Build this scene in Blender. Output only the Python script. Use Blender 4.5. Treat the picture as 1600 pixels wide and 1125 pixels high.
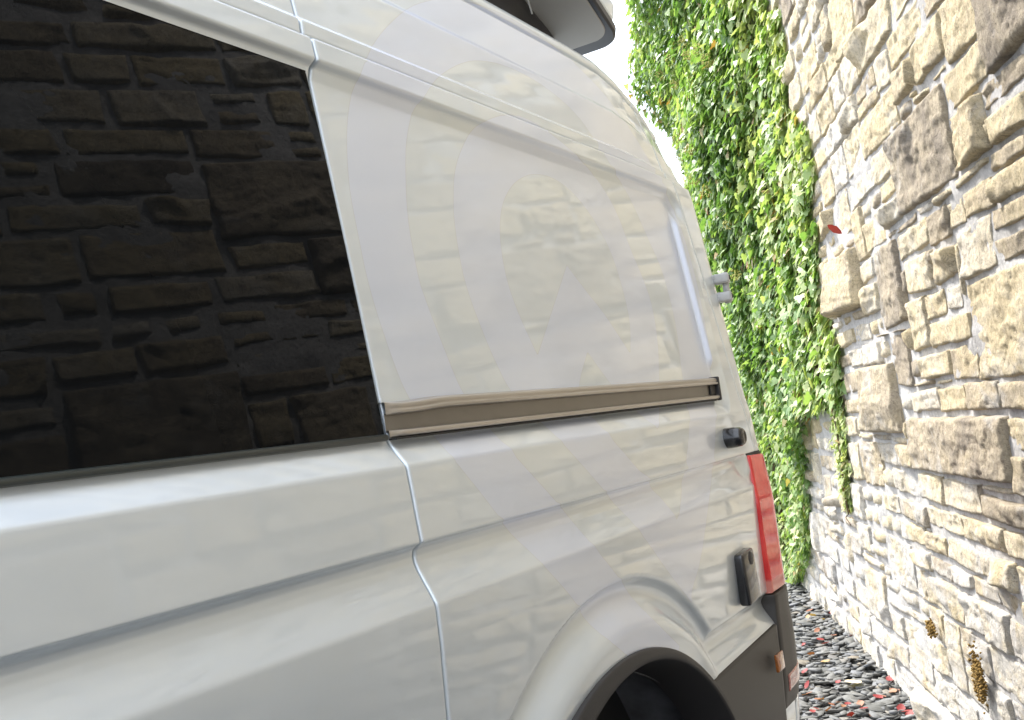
import bpy, math, random
import numpy as np
from mathutils import Matrix, Vector

for o in list(bpy.data.objects):
    bpy.data.objects.remove(o, do_unlink=True)
scene = bpy.context.scene
COL = scene.collection
RNG = np.random.default_rng(7)
random.seed(7)

# ------------------------------------------------------------------ camera
# world axes: X along the van towards its rear, Y into the van, Z up, metres
CAMPOS = np.array([0.0, -1.04, 1.45])
F, CX, CY = 1600.0, 800.0, 562.5
def _nrm(v): return v / np.linalg.norm(v)
_X = _nrm(np.array([1739 - CX, 550 - CY, F]))
_H = np.array([739 - CX, 690 - CY, F])
_Z = _nrm(np.cross(_X, _H)); _Z = -_Z if _Z[1] > 0 else _Z
_Y = np.cross(_Z, _X)
RCAM = np.array([_X, _Y, _Z])
cam_data = bpy.data.cameras.new('camera')
cam = bpy.data.objects.new('camera', cam_data)
COL.objects.link(cam)
m = np.eye(4)
m[:3, 0] = RCAM[:, 0]; m[:3, 1] = -RCAM[:, 1]; m[:3, 2] = -RCAM[:, 2]; m[:3, 3] = CAMPOS
cam.matrix_world = Matrix(m.tolist())
cam_data.sensor_width = 36.0
cam_data.lens = 36.0
cam_data.clip_start = 0.05
cam_data.clip_end = 2000.0
scene.camera = cam

# ------------------------------------------------------------------ light
SUN_EL, SUN_AZ = math.radians(54), math.radians(64)      # azimuth counted from +X towards +Y
world = bpy.data.worlds.new('World')
scene.world = world
world.use_nodes = True
wn, wl = world.node_tree.nodes, world.node_tree.links
bg = wn['Background']
sky = wn.new('ShaderNodeTexSky')
sky.sky_type = 'NISHITA'
sky.sun_disc = False
sky.sun_elevation = SUN_EL
sky.sun_rotation = math.pi / 2 - SUN_AZ
sky.air_density = 1.0
sky.dust_density = 4.0
sky.ozone_density = 1.0
wtc = wn.new('ShaderNodeTexCoord')
wmap = wn.new('ShaderNodeMapping'); wmap.inputs['Scale'].default_value = (1.0, 1.0, 2.2)
wno = wn.new('ShaderNodeTexNoise'); wno.inputs['Scale'].default_value = 2.3; wno.inputs['Detail'].default_value = 7.0
wno.inputs['Roughness'].default_value = 0.6
wramp = wn.new('ShaderNodeValToRGB')
wramp.color_ramp.elements[0].position = 0.33; wramp.color_ramp.elements[0].color = (0.25, 0.25, 0.25, 1)
wramp.color_ramp.elements[1].position = 0.66; wramp.color_ramp.elements[1].color = (0.95, 0.95, 0.95, 1)
wmix = wn.new('ShaderNodeMixRGB')
wmix.inputs[2].default_value = (11.6, 12.4, 13.8, 1)
wl.new(wtc.outputs['Generated'], wmap.inputs['Vector']); wl.new(wmap.outputs['Vector'], wno.inputs['Vector'])
wl.new(wno.outputs['Fac'], wramp.inputs['Fac']); wl.new(wramp.outputs['Color'], wmix.inputs[0])
wl.new(sky.outputs['Color'], wmix.inputs[1]); wl.new(wmix.outputs['Color'], bg.inputs['Color'])
bg.inputs['Strength'].default_value = 0.09
sun_data = bpy.data.lights.new('sun', 'SUN')
sun_data.energy = 2.7
sun_data.angle = math.radians(7)
sun_data.color = (1.0, 0.96, 0.90)
sun = bpy.data.objects.new('sun', sun_data)
COL.objects.link(sun)
sdir = Vector((math.cos(SUN_EL) * math.cos(SUN_AZ), math.cos(SUN_EL) * math.sin(SUN_AZ), math.sin(SUN_EL)))
sun.rotation_euler = sdir.to_track_quat('Z', 'Y').to_euler()
vs = scene.view_settings
vs.view_transform = 'Standard'
vs.look = 'None'
vs.gamma = 1.0
vs.use_curve_mapping = False
vs.exposure = 1.75

# ------------------------------------------------------------------ helpers
def smooth(a, b, t):
    t = np.clip((t - a) / (b - a), 0, 1)
    return t * t * (3 - 2 * t)

def _hash(ix, iy, iz):
    h = (ix * 374761393 + iy * 668265263 + iz * 1274126177) & 0xffffffff
    h = ((h ^ (h >> 13)) * 1103515245) & 0xffffffff
    h = ((h ^ (h >> 16)) * 2654435761) & 0xffffffff
    return (h & 0xffffff) / float(0xffffff)

def vnoise(p):
    i = np.floor(p).astype(np.int64); f = p - i; f = f * f * (3 - 2 * f)
    out = 0
    for dx in (0, 1):
        for dy in (0, 1):
            for dz in (0, 1):
                w = (f[..., 0] if dx else 1 - f[..., 0]) * (f[..., 1] if dy else 1 - f[..., 1]) * (f[..., 2] if dz else 1 - f[..., 2])
                out = out + w * _hash(i[..., 0] + dx, i[..., 1] + dy, i[..., 2] + dz)
    return out * 2 - 1

def fbm(p, octaves=4, gain=0.5):
    a, s, out = 1.0, 1.0, 0
    for k in range(octaves):
        out = out + a * vnoise(p * s + 17.3 * k)
        a *= gain; s *= 2.03
    return out

def make_mesh(name, verts, faces, smooth_shade=True, attrs=None):
    me = bpy.data.meshes.new(name)
    verts = np.asarray(verts, dtype=np.float64)
    if isinstance(faces, np.ndarray):
        k = faces.shape[1]; nf = len(faces)
        me.vertices.add(len(verts)); me.vertices.foreach_set('co', verts.ravel())
        me.loops.add(nf * k); me.loops.foreach_set('vertex_index', faces.astype(np.int32).ravel())
        me.polygons.add(nf)
        me.polygons.foreach_set('loop_start', np.arange(0, nf * k, k, dtype=np.int32))
        me.polygons.foreach_set('loop_total', np.full(nf, k, dtype=np.int32))
    else:
        me.from_pydata([tuple(v) for v in verts], [], [tuple(f) for f in faces])
    if smooth_shade:
        me.polygons.foreach_set('use_smooth', np.ones(len(me.polygons), dtype=bool))
    for an, av in (attrs or {}).items():
        a = me.attributes.new(an, 'FLOAT', 'POINT')
        a.data.foreach_set('value', np.asarray(av, dtype=np.float32).ravel())
    me.update(calc_edges=True)
    return me

def link(name, me, mat=None, parent=None, loc=None):
    o = bpy.data.objects.new(name, me)
    COL.objects.link(o)
    if mat is not None and me is not None and len(me.materials) == 0:
        me.materials.append(mat)
    if parent is not None:
        o.parent = parent
    if loc is not None:
        o.location = loc
    return o

def tag(o, label=None, cat=None, group=None, kind=None):
    for k, v in (('label', label), ('category', cat), ('group', group), ('kind', kind)):
        if v: o[k] = v
    return o

def empty(name, loc=(0, 0, 0)):
    o = bpy.data.objects.new(name, None)
    o.empty_display_size = 0.1
    o.location = loc
    COL.objects.link(o)
    return o

def grid_faces(nr, nc, keep=None, flip=False):
    r, c = np.meshgrid(np.arange(nr - 1), np.arange(nc - 1), indexing='ij')
    a = r * nc + c
    f = np.stack([a, a + 1, a + nc + 1, a + nc], -1)
    if flip: f = f[..., ::-1]
    if keep is not None: f = f[keep]
    return f.reshape(-1, 4)

class Parts:
    """collects boxes, tubes and lathes into one mesh"""
    def __init__(self): self.v, self.f = [], []
    def add(self, v, f):
        n = len(self.v); self.v += [tuple(x) for x in v]; self.f += [tuple(i + n for i in q) for q in f]
    def box(self, c, s, rot=None, bev=0.0):
        c = np.array(c, float); h = np.array(s, float) / 2
        b = min(bev, *(h * 0.9)) if bev else 0
        pts, faces = [], []
        if not b:
            P = [(x, y, z) for x in (-1, 1) for y in (-1, 1) for z in (-1, 1)]
            pts = [np.array(p) * h for p in P]
            faces = [(0, 1, 3, 2), (4, 6, 7, 5), (0, 4, 5, 1), (2, 3, 7, 6), (0, 2, 6, 4), (1, 5, 7, 3)]
        else:
            import bmesh
            bm = bmesh.new(); bmesh.ops.create_cube(bm, size=1.0)
            for v in bm.verts: v.co = Vector((v.co.x * 2 * h[0], v.co.y * 2 * h[1], v.co.z * 2 * h[2]))
            bmesh.ops.bevel(bm, geom=bm.edges[:], offset=b, segments=3, profile=0.5, affect='EDGES')
            bm.verts.ensure_lookup_table()
            pts = [np.array(v.co) for v in bm.verts]; faces = [tuple(v.index for v in f.verts) for f in bm.faces]
            bm.free()
        if rot is not None: pts = [np.array(rot @ Vector(p)) for p in pts]
        self.add([c + p for p in pts], faces)
    def tube(self, path, r, n=8, cap=True):
        path = [np.array(p, float) for p in path]
        rs = r if hasattr(r, '__len__') else [r] * len(path)
        V, Fc = [], []
        for i, p in enumerate(path):
            t = path[min(i + 1, len(path) - 1)] - path[max(i - 1, 0)]; t = t / (np.linalg.norm(t) + 1e-9)
            a = np.cross(t, (0, 0, 1.0)) if abs(t[2]) < 0.9 else np.cross(t, (1.0, 0, 0)); a /= np.linalg.norm(a); b = np.cross(t, a)
            for k in range(n):
                an = 2 * math.pi * k / n
                V.append(p + rs[i] * (math.cos(an) * a + math.sin(an) * b))
        for i in range(len(path) - 1):
            for k in range(n):
                Fc.append((i * n + k, i * n + (k + 1) % n, (i + 1) * n + (k + 1) % n, (i + 1) * n + k))
        if cap:
            Fc.append(tuple(range(n - 1, -1, -1))); Fc.append(tuple((len(path) - 1) * n + k for k in range(n)))
        self.add(V, Fc)
    def lathe(self, c, axis, prof, n=40):
        """prof: (distance along axis, radius)"""
        c = np.array(c, float); t = _nrm(np.array(axis, float))
        a = np.cross(t, (0, 0, 1.0)) if abs(t[2]) < 0.9 else np.cross(t, (1.0, 0, 0)); a /= np.linalg.norm(a); b = np.cross(t, a)
        V, Fc = [], []
        for h, r in prof:
            for k in range(n):
                an = 2 * math.pi * k / n
                V.append(c + t * h + r * (math.cos(an) * a + math.sin(an) * b))
        for i in range(len(prof) - 1):
            for k in range(n):
                Fc.append((i * n + k, i * n + (k + 1) % n, (i + 1) * n + (k + 1) % n, (i + 1) * n + k))
        self.add(V, Fc)
    def build(self, name, mat, parent=None, sm=False):
        return link(name, make_mesh(name, self.v, self.f, sm), mat, parent)

# ------------------------------------------------------------------ materials
def new_mat(name):
    mt = bpy.data.materials.new(name); mt.use_nodes = True
    nt = mt.node_tree
    return mt, nt.nodes, nt.links, nt.nodes['Principled BSDF']

def noise_node(N, L, scale, detail=4, rough=0.55, vec=None, dist=0.0):
    t = N.new('ShaderNodeTexNoise'); t.inputs['Scale'].default_value = scale
    t.inputs['Detail'].default_value = detail; t.inputs['Roughness'].default_value = rough
    t.inputs['Distortion'].default_value = dist
    if vec is not None: L.new(vec, t.inputs['Vector'])
    return t

def ramp_node(N, L, fac, stops):
    r = N.new('ShaderNodeValToRGB'); e = r.color_ramp.elements
    while len(e) < len(stops): e.new(0.5)
    for el, (p, c) in zip(e, stops):
        el.position = p; el.color = (*c, 1) if len(c) == 3 else c
    L.new(fac, r.inputs['Fac'])
    return r

def mix_node(N, L, fac, a, b, mode='MIX'):
    x = N.new('ShaderNodeMixRGB'); x.blend_type = mode
    for i, v in ((0, fac), (1, a), (2, b)):
        if hasattr(v, 'links'): L.new(v, x.inputs[i])
        else: x.inputs[i].default_value = v if i == 0 else (*v, 1)
    return x

def simple(name, col, rough=0.5, metal=0.0, coat=0.0, spec=0.5, grain=0.0, gscale=60.0, bump=0.0):
    mt, N, L, B = new_mat(name)
    B.inputs['Base Color'].default_value = (*col, 1)
    B.inputs['Roughness'].default_value = rough
    B.inputs['Metallic'].default_value = metal
    B.inputs['Coat Weight'].default_value = coat
    B.inputs['Coat Roughness'].default_value = 0.03
    B.inputs['Specular IOR Level'].default_value = spec
    g = N.new('ShaderNodeNewGeometry')
    if grain:
        t = noise_node(N, L, gscale, 5, 0.6, g.outputs['Position'])
        r = ramp_node(N, L, t.outputs['Fac'], [(0.3, tuple(c * (1 - grain) for c in col)), (0.7, tuple(min(1, c * (1 + grain)) for c in col))])
        L.new(r.outputs['Color'], B.inputs['Base Color'])
        if bump:
            b = N.new('ShaderNodeBump'); b.inputs['Strength'].default_value = bump; b.inputs['Distance'].default_value = 0.002
            L.new(t.outputs['Fac'], b.inputs['Height']); L.new(b.outputs['Normal'], B.inputs['Normal'])
    return mt

def paint_material():
    mt, N, L, B = new_mat('van_paint')
    g = N.new('ShaderNodeNewGeometry')
    at = N.new('ShaderNodeAttribute'); at.attribute_name = 'decal'
    # decal: signed distance in metres, positive on the vinyl
    st = N.new('ShaderNodeMapRange'); st.inputs['From Min'].default_value = -0.0006; st.inputs['From Max'].default_value = 0.0006
    L.new(at.outputs['Fac'], st.inputs['Value'])
    ab = N.new('ShaderNodeMath'); ab.operation = 'ABSOLUTE'; L.new(at.outputs['Fac'], ab.inputs[0])
    ed = N.new('ShaderNodeMapRange'); ed.inputs['From Min'].default_value = 0.0005; ed.inputs['From Max'].default_value = 0.0012
    ed.inputs['To Min'].default_value = 0.4; ed.inputs['To Max'].default_value = 0.0
    L.new(ab.outputs[0], ed.inputs['Value'])
    dn = noise_node(N, L, 3.0, 5, 0.6, g.outputs['Position'])
    dust = ramp_node(N, L, dn.outputs['Fac'], [(0.35, (0.61, 0.67, 0.72)), (0.7, (0.64, 0.70, 0.75))])
    c = mix_node(N, L, st.outputs['Result'], dust.outputs['Color'], (0.62, 0.68, 0.80))
    c2 = mix_node(N, L, ed.outputs['Result'], c.outputs['Color'], (0.5, 0.5, 0.5))
    L.new(c2.outputs['Color'], B.inputs['Base Color'])
    B.inputs['Metallic'].default_value = 0.62
    B.inputs['Roughness'].default_value = 0.45
    B.inputs['Coat Weight'].default_value = 1.0
    B.inputs['Coat IOR'].default_value = 1.5
    rr = N.new('ShaderNodeMapRange'); rr.inputs['To Min'].default_value = 0.03; rr.inputs['To Max'].default_value = 0.12
    L.new(st.outputs['Result'], rr.inputs['Value']); L.new(rr.outputs['Result'], B.inputs['Coat Roughness'])
    # orange peel of the lacquer
    on = noise_node(N, L, 9.0, 2, 0.5, g.outputs['Position'])
    b = N.new('ShaderNodeBump'); b.inputs['Strength'].default_value = 0.008; b.inputs['Distance'].default_value = 0.01
    L.new(on.outputs['Fac'], b.inputs['Height']); L.new(b.outputs['Normal'], B.inputs['Coat Normal'])
    return mt

def stone_material():
    mt, N, L, B = new_mat('rubble_stone')
    g = N.new('ShaderNodeNewGeometry'); P = g.outputs['Position']
    at = N.new('ShaderNodeAttribute'); at.attribute_name = 'tone'
    n1 = noise_node(N, L, 7.0, 6, 0.62, P, 0.6)
    add = N.new('ShaderNodeMath'); add.operation = 'MULTIPLY_ADD'; add.inputs[1].default_value = 0.75
    L.new(n1.outputs['Fac'], add.inputs[0])
    sub = N.new('ShaderNodeMath'); sub.operation = 'SUBTRACT'; sub.inputs[1].default_value = 0.375
    L.new(at.outputs['Fac'], sub.inputs[0]); L.new(sub.outputs[0], add.inputs[2])
    base = ramp_node(N, L, add.outputs[0], [(0.0, (0.16, 0.135, 0.11)), (0.2, (0.29, 0.25, 0.20)), (0.42, (0.50, 0.425, 0.31)),
                                           (0.6, (0.62, 0.52, 0.335)), (0.8, (0.65, 0.58, 0.45)), (1.0, (0.68, 0.64, 0.57))])
    n2 = noise_node(N, L, 42.0, 6, 0.7, P)
    speck = ramp_node(N, L, n2.outputs['Fac'], [(0.32, (0.62, 0.60, 0.58)), (0.55, (1, 1, 1)), (0.78, (1.12, 1.1, 1.06))])
    c1 = mix_node(N, L, 0.85, base.outputs['Color'], speck.outputs['Color'], 'MULTIPLY')
    # lime run-off and old render: thicker low on the wall
    n3 = noise_node(N, L, 3.1, 7, 0.68, P, 0.8)
    sp = N.new('ShaderNodeSeparateXYZ'); L.new(P, sp.inputs[0])
    hz = N.new('ShaderNodeMapRange'); hz.inputs['From Min'].default_value = 1.5; hz.inputs['From Max'].default_value = 0.5
    hz.inputs['To Min'].default_value = -0.05; hz.inputs['To Max'].default_value = 0.15
    L.new(sp.outputs['Z'], hz.inputs['Value'])
    s3 = N.new('ShaderNodeMath'); s3.operation = 'ADD'; L.new(n3.outputs['Fac'], s3.inputs[0]); L.new(hz.outputs['Result'], s3.inputs[1])
    lime = ramp_node(N, L, s3.outputs[0], [(0.53, (0, 0, 0)), (0.68, (0.85, 0.85, 0.85))])
    c2 = mix_node(N, L, lime.outputs['Color'], c1.outputs['Color'], (0.54, 0.525, 0.50))
    # grey lichen and soot flecks
    n4 = noise_node(N, L, 15.0, 7, 0.72, P, 0.4)
    soot = ramp_node(N, L, n4.outputs['Fac'], [(0.60, (0, 0, 0)), (0.74, (0.65, 0.65, 0.65))])
    c3 = mix_node(N, L, soot.outputs['Color'], c2.outputs['Color'], (0.20, 0.19, 0.19))
    # hairline cracks and pitting in the sandstone
    n6 = noise_node(N, L, 9.0, 6, 0.6, P, 1.2)
    cr = N.new('ShaderNodeMath'); cr.operation = 'SUBTRACT'; cr.inputs[1].default_value = 0.5; L.new(n6.outputs['Fac'], cr.inputs[0])
    ca = N.new('ShaderNodeMath'); ca.operation = 'ABSOLUTE'; L.new(cr.outputs[0], ca.inputs[0])
    cm = ramp_node(N, L, ca.outputs[0], [(0.0, (0.75, 0.75, 0.75)), (0.007, (0, 0, 0))])
    n7 = noise_node(N, L, 130.0, 4, 0.65, P)
    pit = ramp_node(N, L, n7.outputs['Fac'], [(0.26, (0.5, 0.47, 0.43)), (0.42, (1, 1, 1)), (0.75, (1.15, 1.13, 1.08))])
    c4 = mix_node(N, L, cm.outputs['Color'], c3.outputs['Color'], (0.13, 0.11, 0.095))
    c5 = mix_node(N, L, 1.0, c4.outputs['Color'], pit.outputs['Color'], 'MULTIPLY')
    L.new(c5.outputs['Color'], B.inputs['Base Color'])
    B.inputs['Roughness'].default_value = 0.92
    B.inputs['Specular IOR Level'].default_value = 0.25
    b1 = N.new('ShaderNodeBump'); b1.inputs['Strength'].default_value = 1.0; b1.inputs['Distance'].default_value = 0.02
    mixh = N.new('ShaderNodeMath'); mixh.operation = 'MULTIPLY_ADD'; mixh.inputs[1].default_value = 0.35
    n5 = noise_node(N, L, 26.0, 10, 0.78, P, 0.4)
    L.new(n2.outputs['Fac'], mixh.inputs[0]); L.new(n5.outputs['Fac'], mixh.inputs[2])
    L.new(mixh.outputs[0], b1.inputs['Height']); L.new(b1.outputs['Normal'], B.inputs['Normal'])
    return mt

def mortar_material():
    mt, N, L, B = new_mat('lime_mortar')
    g = N.new('ShaderNodeNewGeometry'); P = g.outputs['Position']
    n1 = noise_node(N, L, 5.0, 6, 0.65, P)
    n2 = noise_node(N, L, 60.0, 6, 0.7, P)
    c1 = ramp_node(N, L, n1.outputs['Fac'], [(0.3, (0.38, 0.365, 0.345)), (0.55, (0.50, 0.485, 0.465)), (0.75, (0.62, 0.605, 0.58))])
    s = ramp_node(N, L, n2.outputs['Fac'], [(0.3, (0.6, 0.6, 0.6)), (0.6, (1, 1, 1))])
    c = mix_node(N, L, 0.9, c1.outputs['Color'], s.outputs['Color'], 'MULTIPLY')
    L.new(c.outputs['Color'], B.inputs['Base Color'])
    B.inputs['Roughness'].default_value = 0.95; B.inputs['Specular IOR Level'].default_value = 0.2
    b = N.new('ShaderNodeBump'); b.inputs['Strength'].default_value = 0.7; b.inputs['Distance'].default_value = 0.008
    L.new(n2.outputs['Fac'], b.inputs['Height']); L.new(b.outputs['Normal'], B.inputs['Normal'])
    return mt

def leaf_material(name, stops, trans=0.36, rough=0.5):
    mt, N, L, B = new_mat(name)
    at = N.new('ShaderNodeAttribute'); at.attribute_name = 'tone'
    oi = N.new('ShaderNodeObjectInfo')
    c = ramp_node(N, L, at.outputs['Fac'], stops)
    vein = N.new('ShaderNodeAttribute'); vein.attribute_name = 'vein'
    c2 = mix_node(N, L, vein.outputs['Fac'], c.outputs['Color'], (0.30, 0.36, 0.14))
    L.new(c2.outputs['Color'], B.inputs['Base Color'])
    B.inputs['Roughness'].default_value = rough
    B.inputs['Specular IOR Level'].default_value = 0.5
    tr = N.new('ShaderNodeBsdfTranslucent')
    tc = mix_node(N, L, 1.0, c2.outputs['Color'], (1.25, 1.4, 0.65), 'MULTIPLY'); L.new(tc.outputs['Color'], tr.inputs['Color'])
    ms = N.new('ShaderNodeMixShader'); ms.inputs[0].default_value = trans
    L.new(B.outputs['BSDF'], ms.inputs[1]); L.new(tr.outputs['BSDF'], ms.inputs[2])
    L.new(ms.outputs['Shader'], N['Material Output'].inputs['Surface'])
    return mt

def slate_material():
    mt, N, L, B = new_mat('slate_chippings')
    at = N.new('ShaderNodeAttribute'); at.attribute_name = 'tone'
    c = ramp_node(N, L, at.outputs['Fac'], [(0.0, (0.05, 0.052, 0.054)), (0.3, (0.095, 0.096, 0.090)), (0.55, (0.15, 0.15, 0.142)),
                                           (0.75, (0.15, 0.156, 0.165)), (0.88, (0.18, 0.155, 0.115)), (1.0, (0.20, 0.20, 0.195))])
    g = N.new('ShaderNodeNewGeometry')
    n = noise_node(N, L, 70, 4, 0.6, g.outputs['Position'])
    s = ramp_node(N, L, n.outputs['Fac'], [(0.3, (0.7, 0.7, 0.7)), (0.65, (1.1, 1.1, 1.1))])
    x = mix_node(N, L, 1.0, c.outputs['Color'], s.outputs['Color'], 'MULTIPLY')
    L.new(x.outputs['Color'], B.inputs['Base Color'])
    B.inputs['Roughness'].default_value = 0.75
    B.inputs['Specular IOR Level'].default_value = 0.3
    return mt

def ground_material():
    mt, N, L, B = new_mat('slate_ground')
    g = N.new('ShaderNodeNewGeometry')
    v = N.new('ShaderNodeTexVoronoi'); v.inputs['Scale'].default_value = 28.0; L.new(g.outputs['Position'], v.inputs['Vector'])
    c = ramp_node(N, L, v.outputs['Color'], [(0.1, (0.055, 0.055, 0.052)), (0.6, (0.10, 0.098, 0.094)), (1.0, (0.15, 0.148, 0.14))])
    e = ramp_node(N, L, v.outputs['Distance'], [(0.3, (1, 1, 1)), (0.8, (0.5, 0.5, 0.5))])
    x = mix_node(N, L, 1.0, c.outputs['Color'], e.outputs['Color'], 'MULTIPLY')
    L.new(x.outputs['Color'], B.inputs['Base Color']); B.inputs['Roughness'].default_value = 0.8
    b = N.new('ShaderNodeBump'); b.inputs['Distance'].default_value = 0.02; b.invert = True
    L.new(v.outputs['Distance'], b.inputs['Height']); L.new(b.outputs['Normal'], B.inputs['Normal'])
    return mt

def rail_material():
    mt, N, L, B = new_mat('brushed_rail')
    g = N.new('ShaderNodeNewGeometry')
    mp = N.new('ShaderNodeMapping'); mp.inputs['Scale'].default_value = (3, 40, 160); L.new(g.outputs['Position'], mp.inputs['Vector'])
    n = noise_node(N, L, 1.0, 5, 0.65, mp.outputs['Vector'])
    c = ramp_node(N, L, n.outputs['Fac'], [(0.3, (0.33, 0.31, 0.285)), (0.7, (0.50, 0.475, 0.445))])
    L.new(c.outputs['Color'], B.inputs['Base Color'])
    B.inputs['Metallic'].default_value = 0.85
    r = N.new('ShaderNodeMapRange'); r.inputs['To Min'].default_value = 0.22; r.inputs['To Max'].default_value = 0.5
    L.new(n.outputs['Fac'], r.inputs['Value']); L.new(r.outputs['Result'], B.inputs['Roughness'])
    return mt

def glass_material():
    mt, N, L, B = new_mat('privacy_glass')
    B.inputs['Base Color'].default_value = (0.004, 0.0045, 0.005, 1)
    B.inputs['Roughness'].default_value = 0.0
    B.inputs['IOR'].default_value = 1.21
    return mt

def lamp_material():
    mt, N, L, B = new_mat('red_lamp_lens')
    g = N.new('ShaderNodeNewGeometry')
    n = noise_node(N, L, 14, 4, 0.6, g.outputs['Position'])
    sp = N.new('ShaderNodeSeparateXYZ'); L.new(g.outputs['Position'], sp.inputs[0])
    c = ramp_node(N, L, n.outputs['Fac'], [(0.3, (0.55, 0.025, 0.03)), (0.7, (0.74, 0.075, 0.06))])  # uneven red puts streaky reflections into the lens colour
    lo = N.new('ShaderNodeMapRange'); lo.inputs['From Min'].default_value = 0.915; lo.inputs['From Max'].default_value = 0.905
    L.new(sp.outputs['Z'], lo.inputs['Value'])
    c2 = mix_node(N, L, lo.outputs['Result'], c.outputs['Color'], (0.60, 0.22, 0.18))
    L.new(c2.outputs['Color'], B.inputs['Base Color'])
    B.inputs['Roughness'].default_value = 0.1; B.inputs['Specular IOR Level'].default_value = 0.4
    return mt

M = dict(
    paint=paint_material(), stone=stone_material(), mortar=mortar_material(), slate=slate_material(), ground=ground_material(),
    rail=rail_material(), glass=glass_material(), lamp=lamp_material(),
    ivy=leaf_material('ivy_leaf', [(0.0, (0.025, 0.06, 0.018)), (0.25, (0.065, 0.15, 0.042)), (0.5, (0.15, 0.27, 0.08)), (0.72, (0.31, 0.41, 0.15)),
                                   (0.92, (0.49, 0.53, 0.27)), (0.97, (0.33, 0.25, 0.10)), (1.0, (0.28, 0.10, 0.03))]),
    dry=leaf_material('fallen_leaf', [(0.0, (0.22, 0.018, 0.02)), (0.45, (0.28, 0.05, 0.03)), (0.7, (0.28, 0.11, 0.055)), (0.9, (0.50, 0.32, 0.15)), (1.0, (0.62, 0.52, 0.36))], 0.15, 0.6),
    stem=simple('ivy_stem', (0.10, 0.065, 0.04), 0.9, grain=0.4, gscale=40),
    flower=simple('ivy_flower', (0.38, 0.36, 0.10), 0.8, grain=0.4, gscale=90),
    black=simple('black_plastic', (0.022, 0.021, 0.022), 0.55, grain=0.15, gscale=700, bump=0.25),
    clad=simple('dark_cladding', (0.036, 0.033, 0.030), 0.45, grain=0.08, gscale=900, bump=0.15, spec=0.3),
    gloss=simple('gloss_black', (0.012, 0.012, 0.014), 0.22, coat=0.4),
    rubber=simple('rubber', (0.02, 0.02, 0.02), 0.75),
    liner=simple('wheel_liner', (0.10, 0.102, 0.11), 0.5, grain=0.55, gscale=9),
    channel=simple('rail_channel', (0.19, 0.178, 0.162), 0.4, metal=0.6, grain=0.06, gscale=12),
    zinc=simple('hinge_paint', (0.40, 0.41, 0.41), 0.35, grain=0.05),
    canvas=simple('bellows_canvas', (0.014, 0.013, 0.014), 0.8, grain=0.3, gscale=300, bump=0.3),
    under=simple('roof_underside', (0.28, 0.275, 0.26), 0.55, grain=0.04, gscale=8),
    rim=simple('roof_rim', (0.018, 0.02, 0.026), 0.35),
    seal=simple('window_seal', (0.02, 0.03, 0.03), 0.4),
    amber=simple('amber_lens', (0.30, 0.10, 0.025), 0.15, coat=1.0, grain=0.4, gscale=80),
    reflector=simple('red_reflector', (0.36, 0.13, 0.11), 0.15, coat=1.0, grain=0.35, gscale=60),
    steel=simple('steel', (0.5, 0.5, 0.5), 0.3, metal=0.9),
    moss=simple('moss', (0.16, 0.095, 0.018), 0.95, grain=0.5, gscale=120),
    render_wall=simple('house_render', (0.62, 0.56, 0.42), 0.9, grain=0.08, gscale=4),
    teal=simple('teal_paint', (0.05, 0.12, 0.13), 0.5), redp=simple('red_paint', (0.4, 0.03, 0.03), 0.5),
    tile=simple('roof_slate', (0.10, 0.10, 0.11), 0.7, grain=0.3, gscale=10),
    white=simple('white_paint', (0.75, 0.75, 0.73), 0.5),
    darkglass=simple('window_glass', (0.02, 0.025, 0.03), 0.08),
)

# ------------------------------------------------------------------ setting: ground
gm = make_mesh('ground', [(-300, -300, -0.022), (300, -300, -0.022), (300, 300, -0.022), (-300, 300, -0.022)], [(0, 1, 2, 3)], False)
tag(link('ground', gm, M['ground']), kind='structure')

# ------------------------------------------------------------------ the rubble wall
WD = _nrm(np.array([0.917, 0.397, 0.0]))          # along the wall
WN = np.array([WD[1], -WD[0], 0.0])               # into the wall, away from the passage
WW = 1.979
def wall_pt(u, z, off):
    """off: metres out of the wall plane towards the van"""
    u, z, off = np.broadcast_arrays(np.asarray(u, float), np.asarray(z, float), np.asarray(off, float))
    return u[..., None] * WD + (WW - off)[..., None] * WN + z[..., None] * np.array([0, 0, 1.0])

U0, U1, ZT = -3.4, 9.5, 4.72
wall = empty('stone_wall', tuple(wall_pt(3.0, 0.0, 0.0)))
tag(wall, 'tall wall of rough buff and grey rubble stone with pale mortar joints', 'wall')
WINV = Matrix.Translation(-Vector(wall.location))
def wchild(o):
    o.parent = wall; o.matrix_parent_inverse = WINV
    return o

# mortar bed, front and closed back
us = np.arange(U0, U1 + 0.001, 0.022); zs = np.arange(-0.12, ZT - 0.02, 0.022)
UU, ZZ = np.meshgrid(us, zs)
off = 0.002 + 0.008 * fbm(np.stack([UU * 6, ZZ * 9, 0 * UU], -1), 4) + 0.003 * fbm(np.stack([UU * 30, ZZ * 30, 0 * UU + 3], -1), 2)
wchild(link('mortar_bed', make_mesh('mortar_bed', wall_pt(UU, ZZ, off).reshape(-1, 3), grid_faces(*UU.shape, flip=True)), M['mortar']))
core = [wall_pt(u, z, o) for u in (U0 + .02, U1 - .02) for z in (-0.1, ZT - 0.06) for o in (-0.03, -0.6)]
wchild(link('wall_core', make_mesh('wall_core', core, [(0, 1, 3, 2), (4, 6, 7, 5), (0, 4, 5, 1), (2, 3, 7, 6), (0, 2, 6, 4), (1, 5, 7, 3)], False), M['mortar']))

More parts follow.
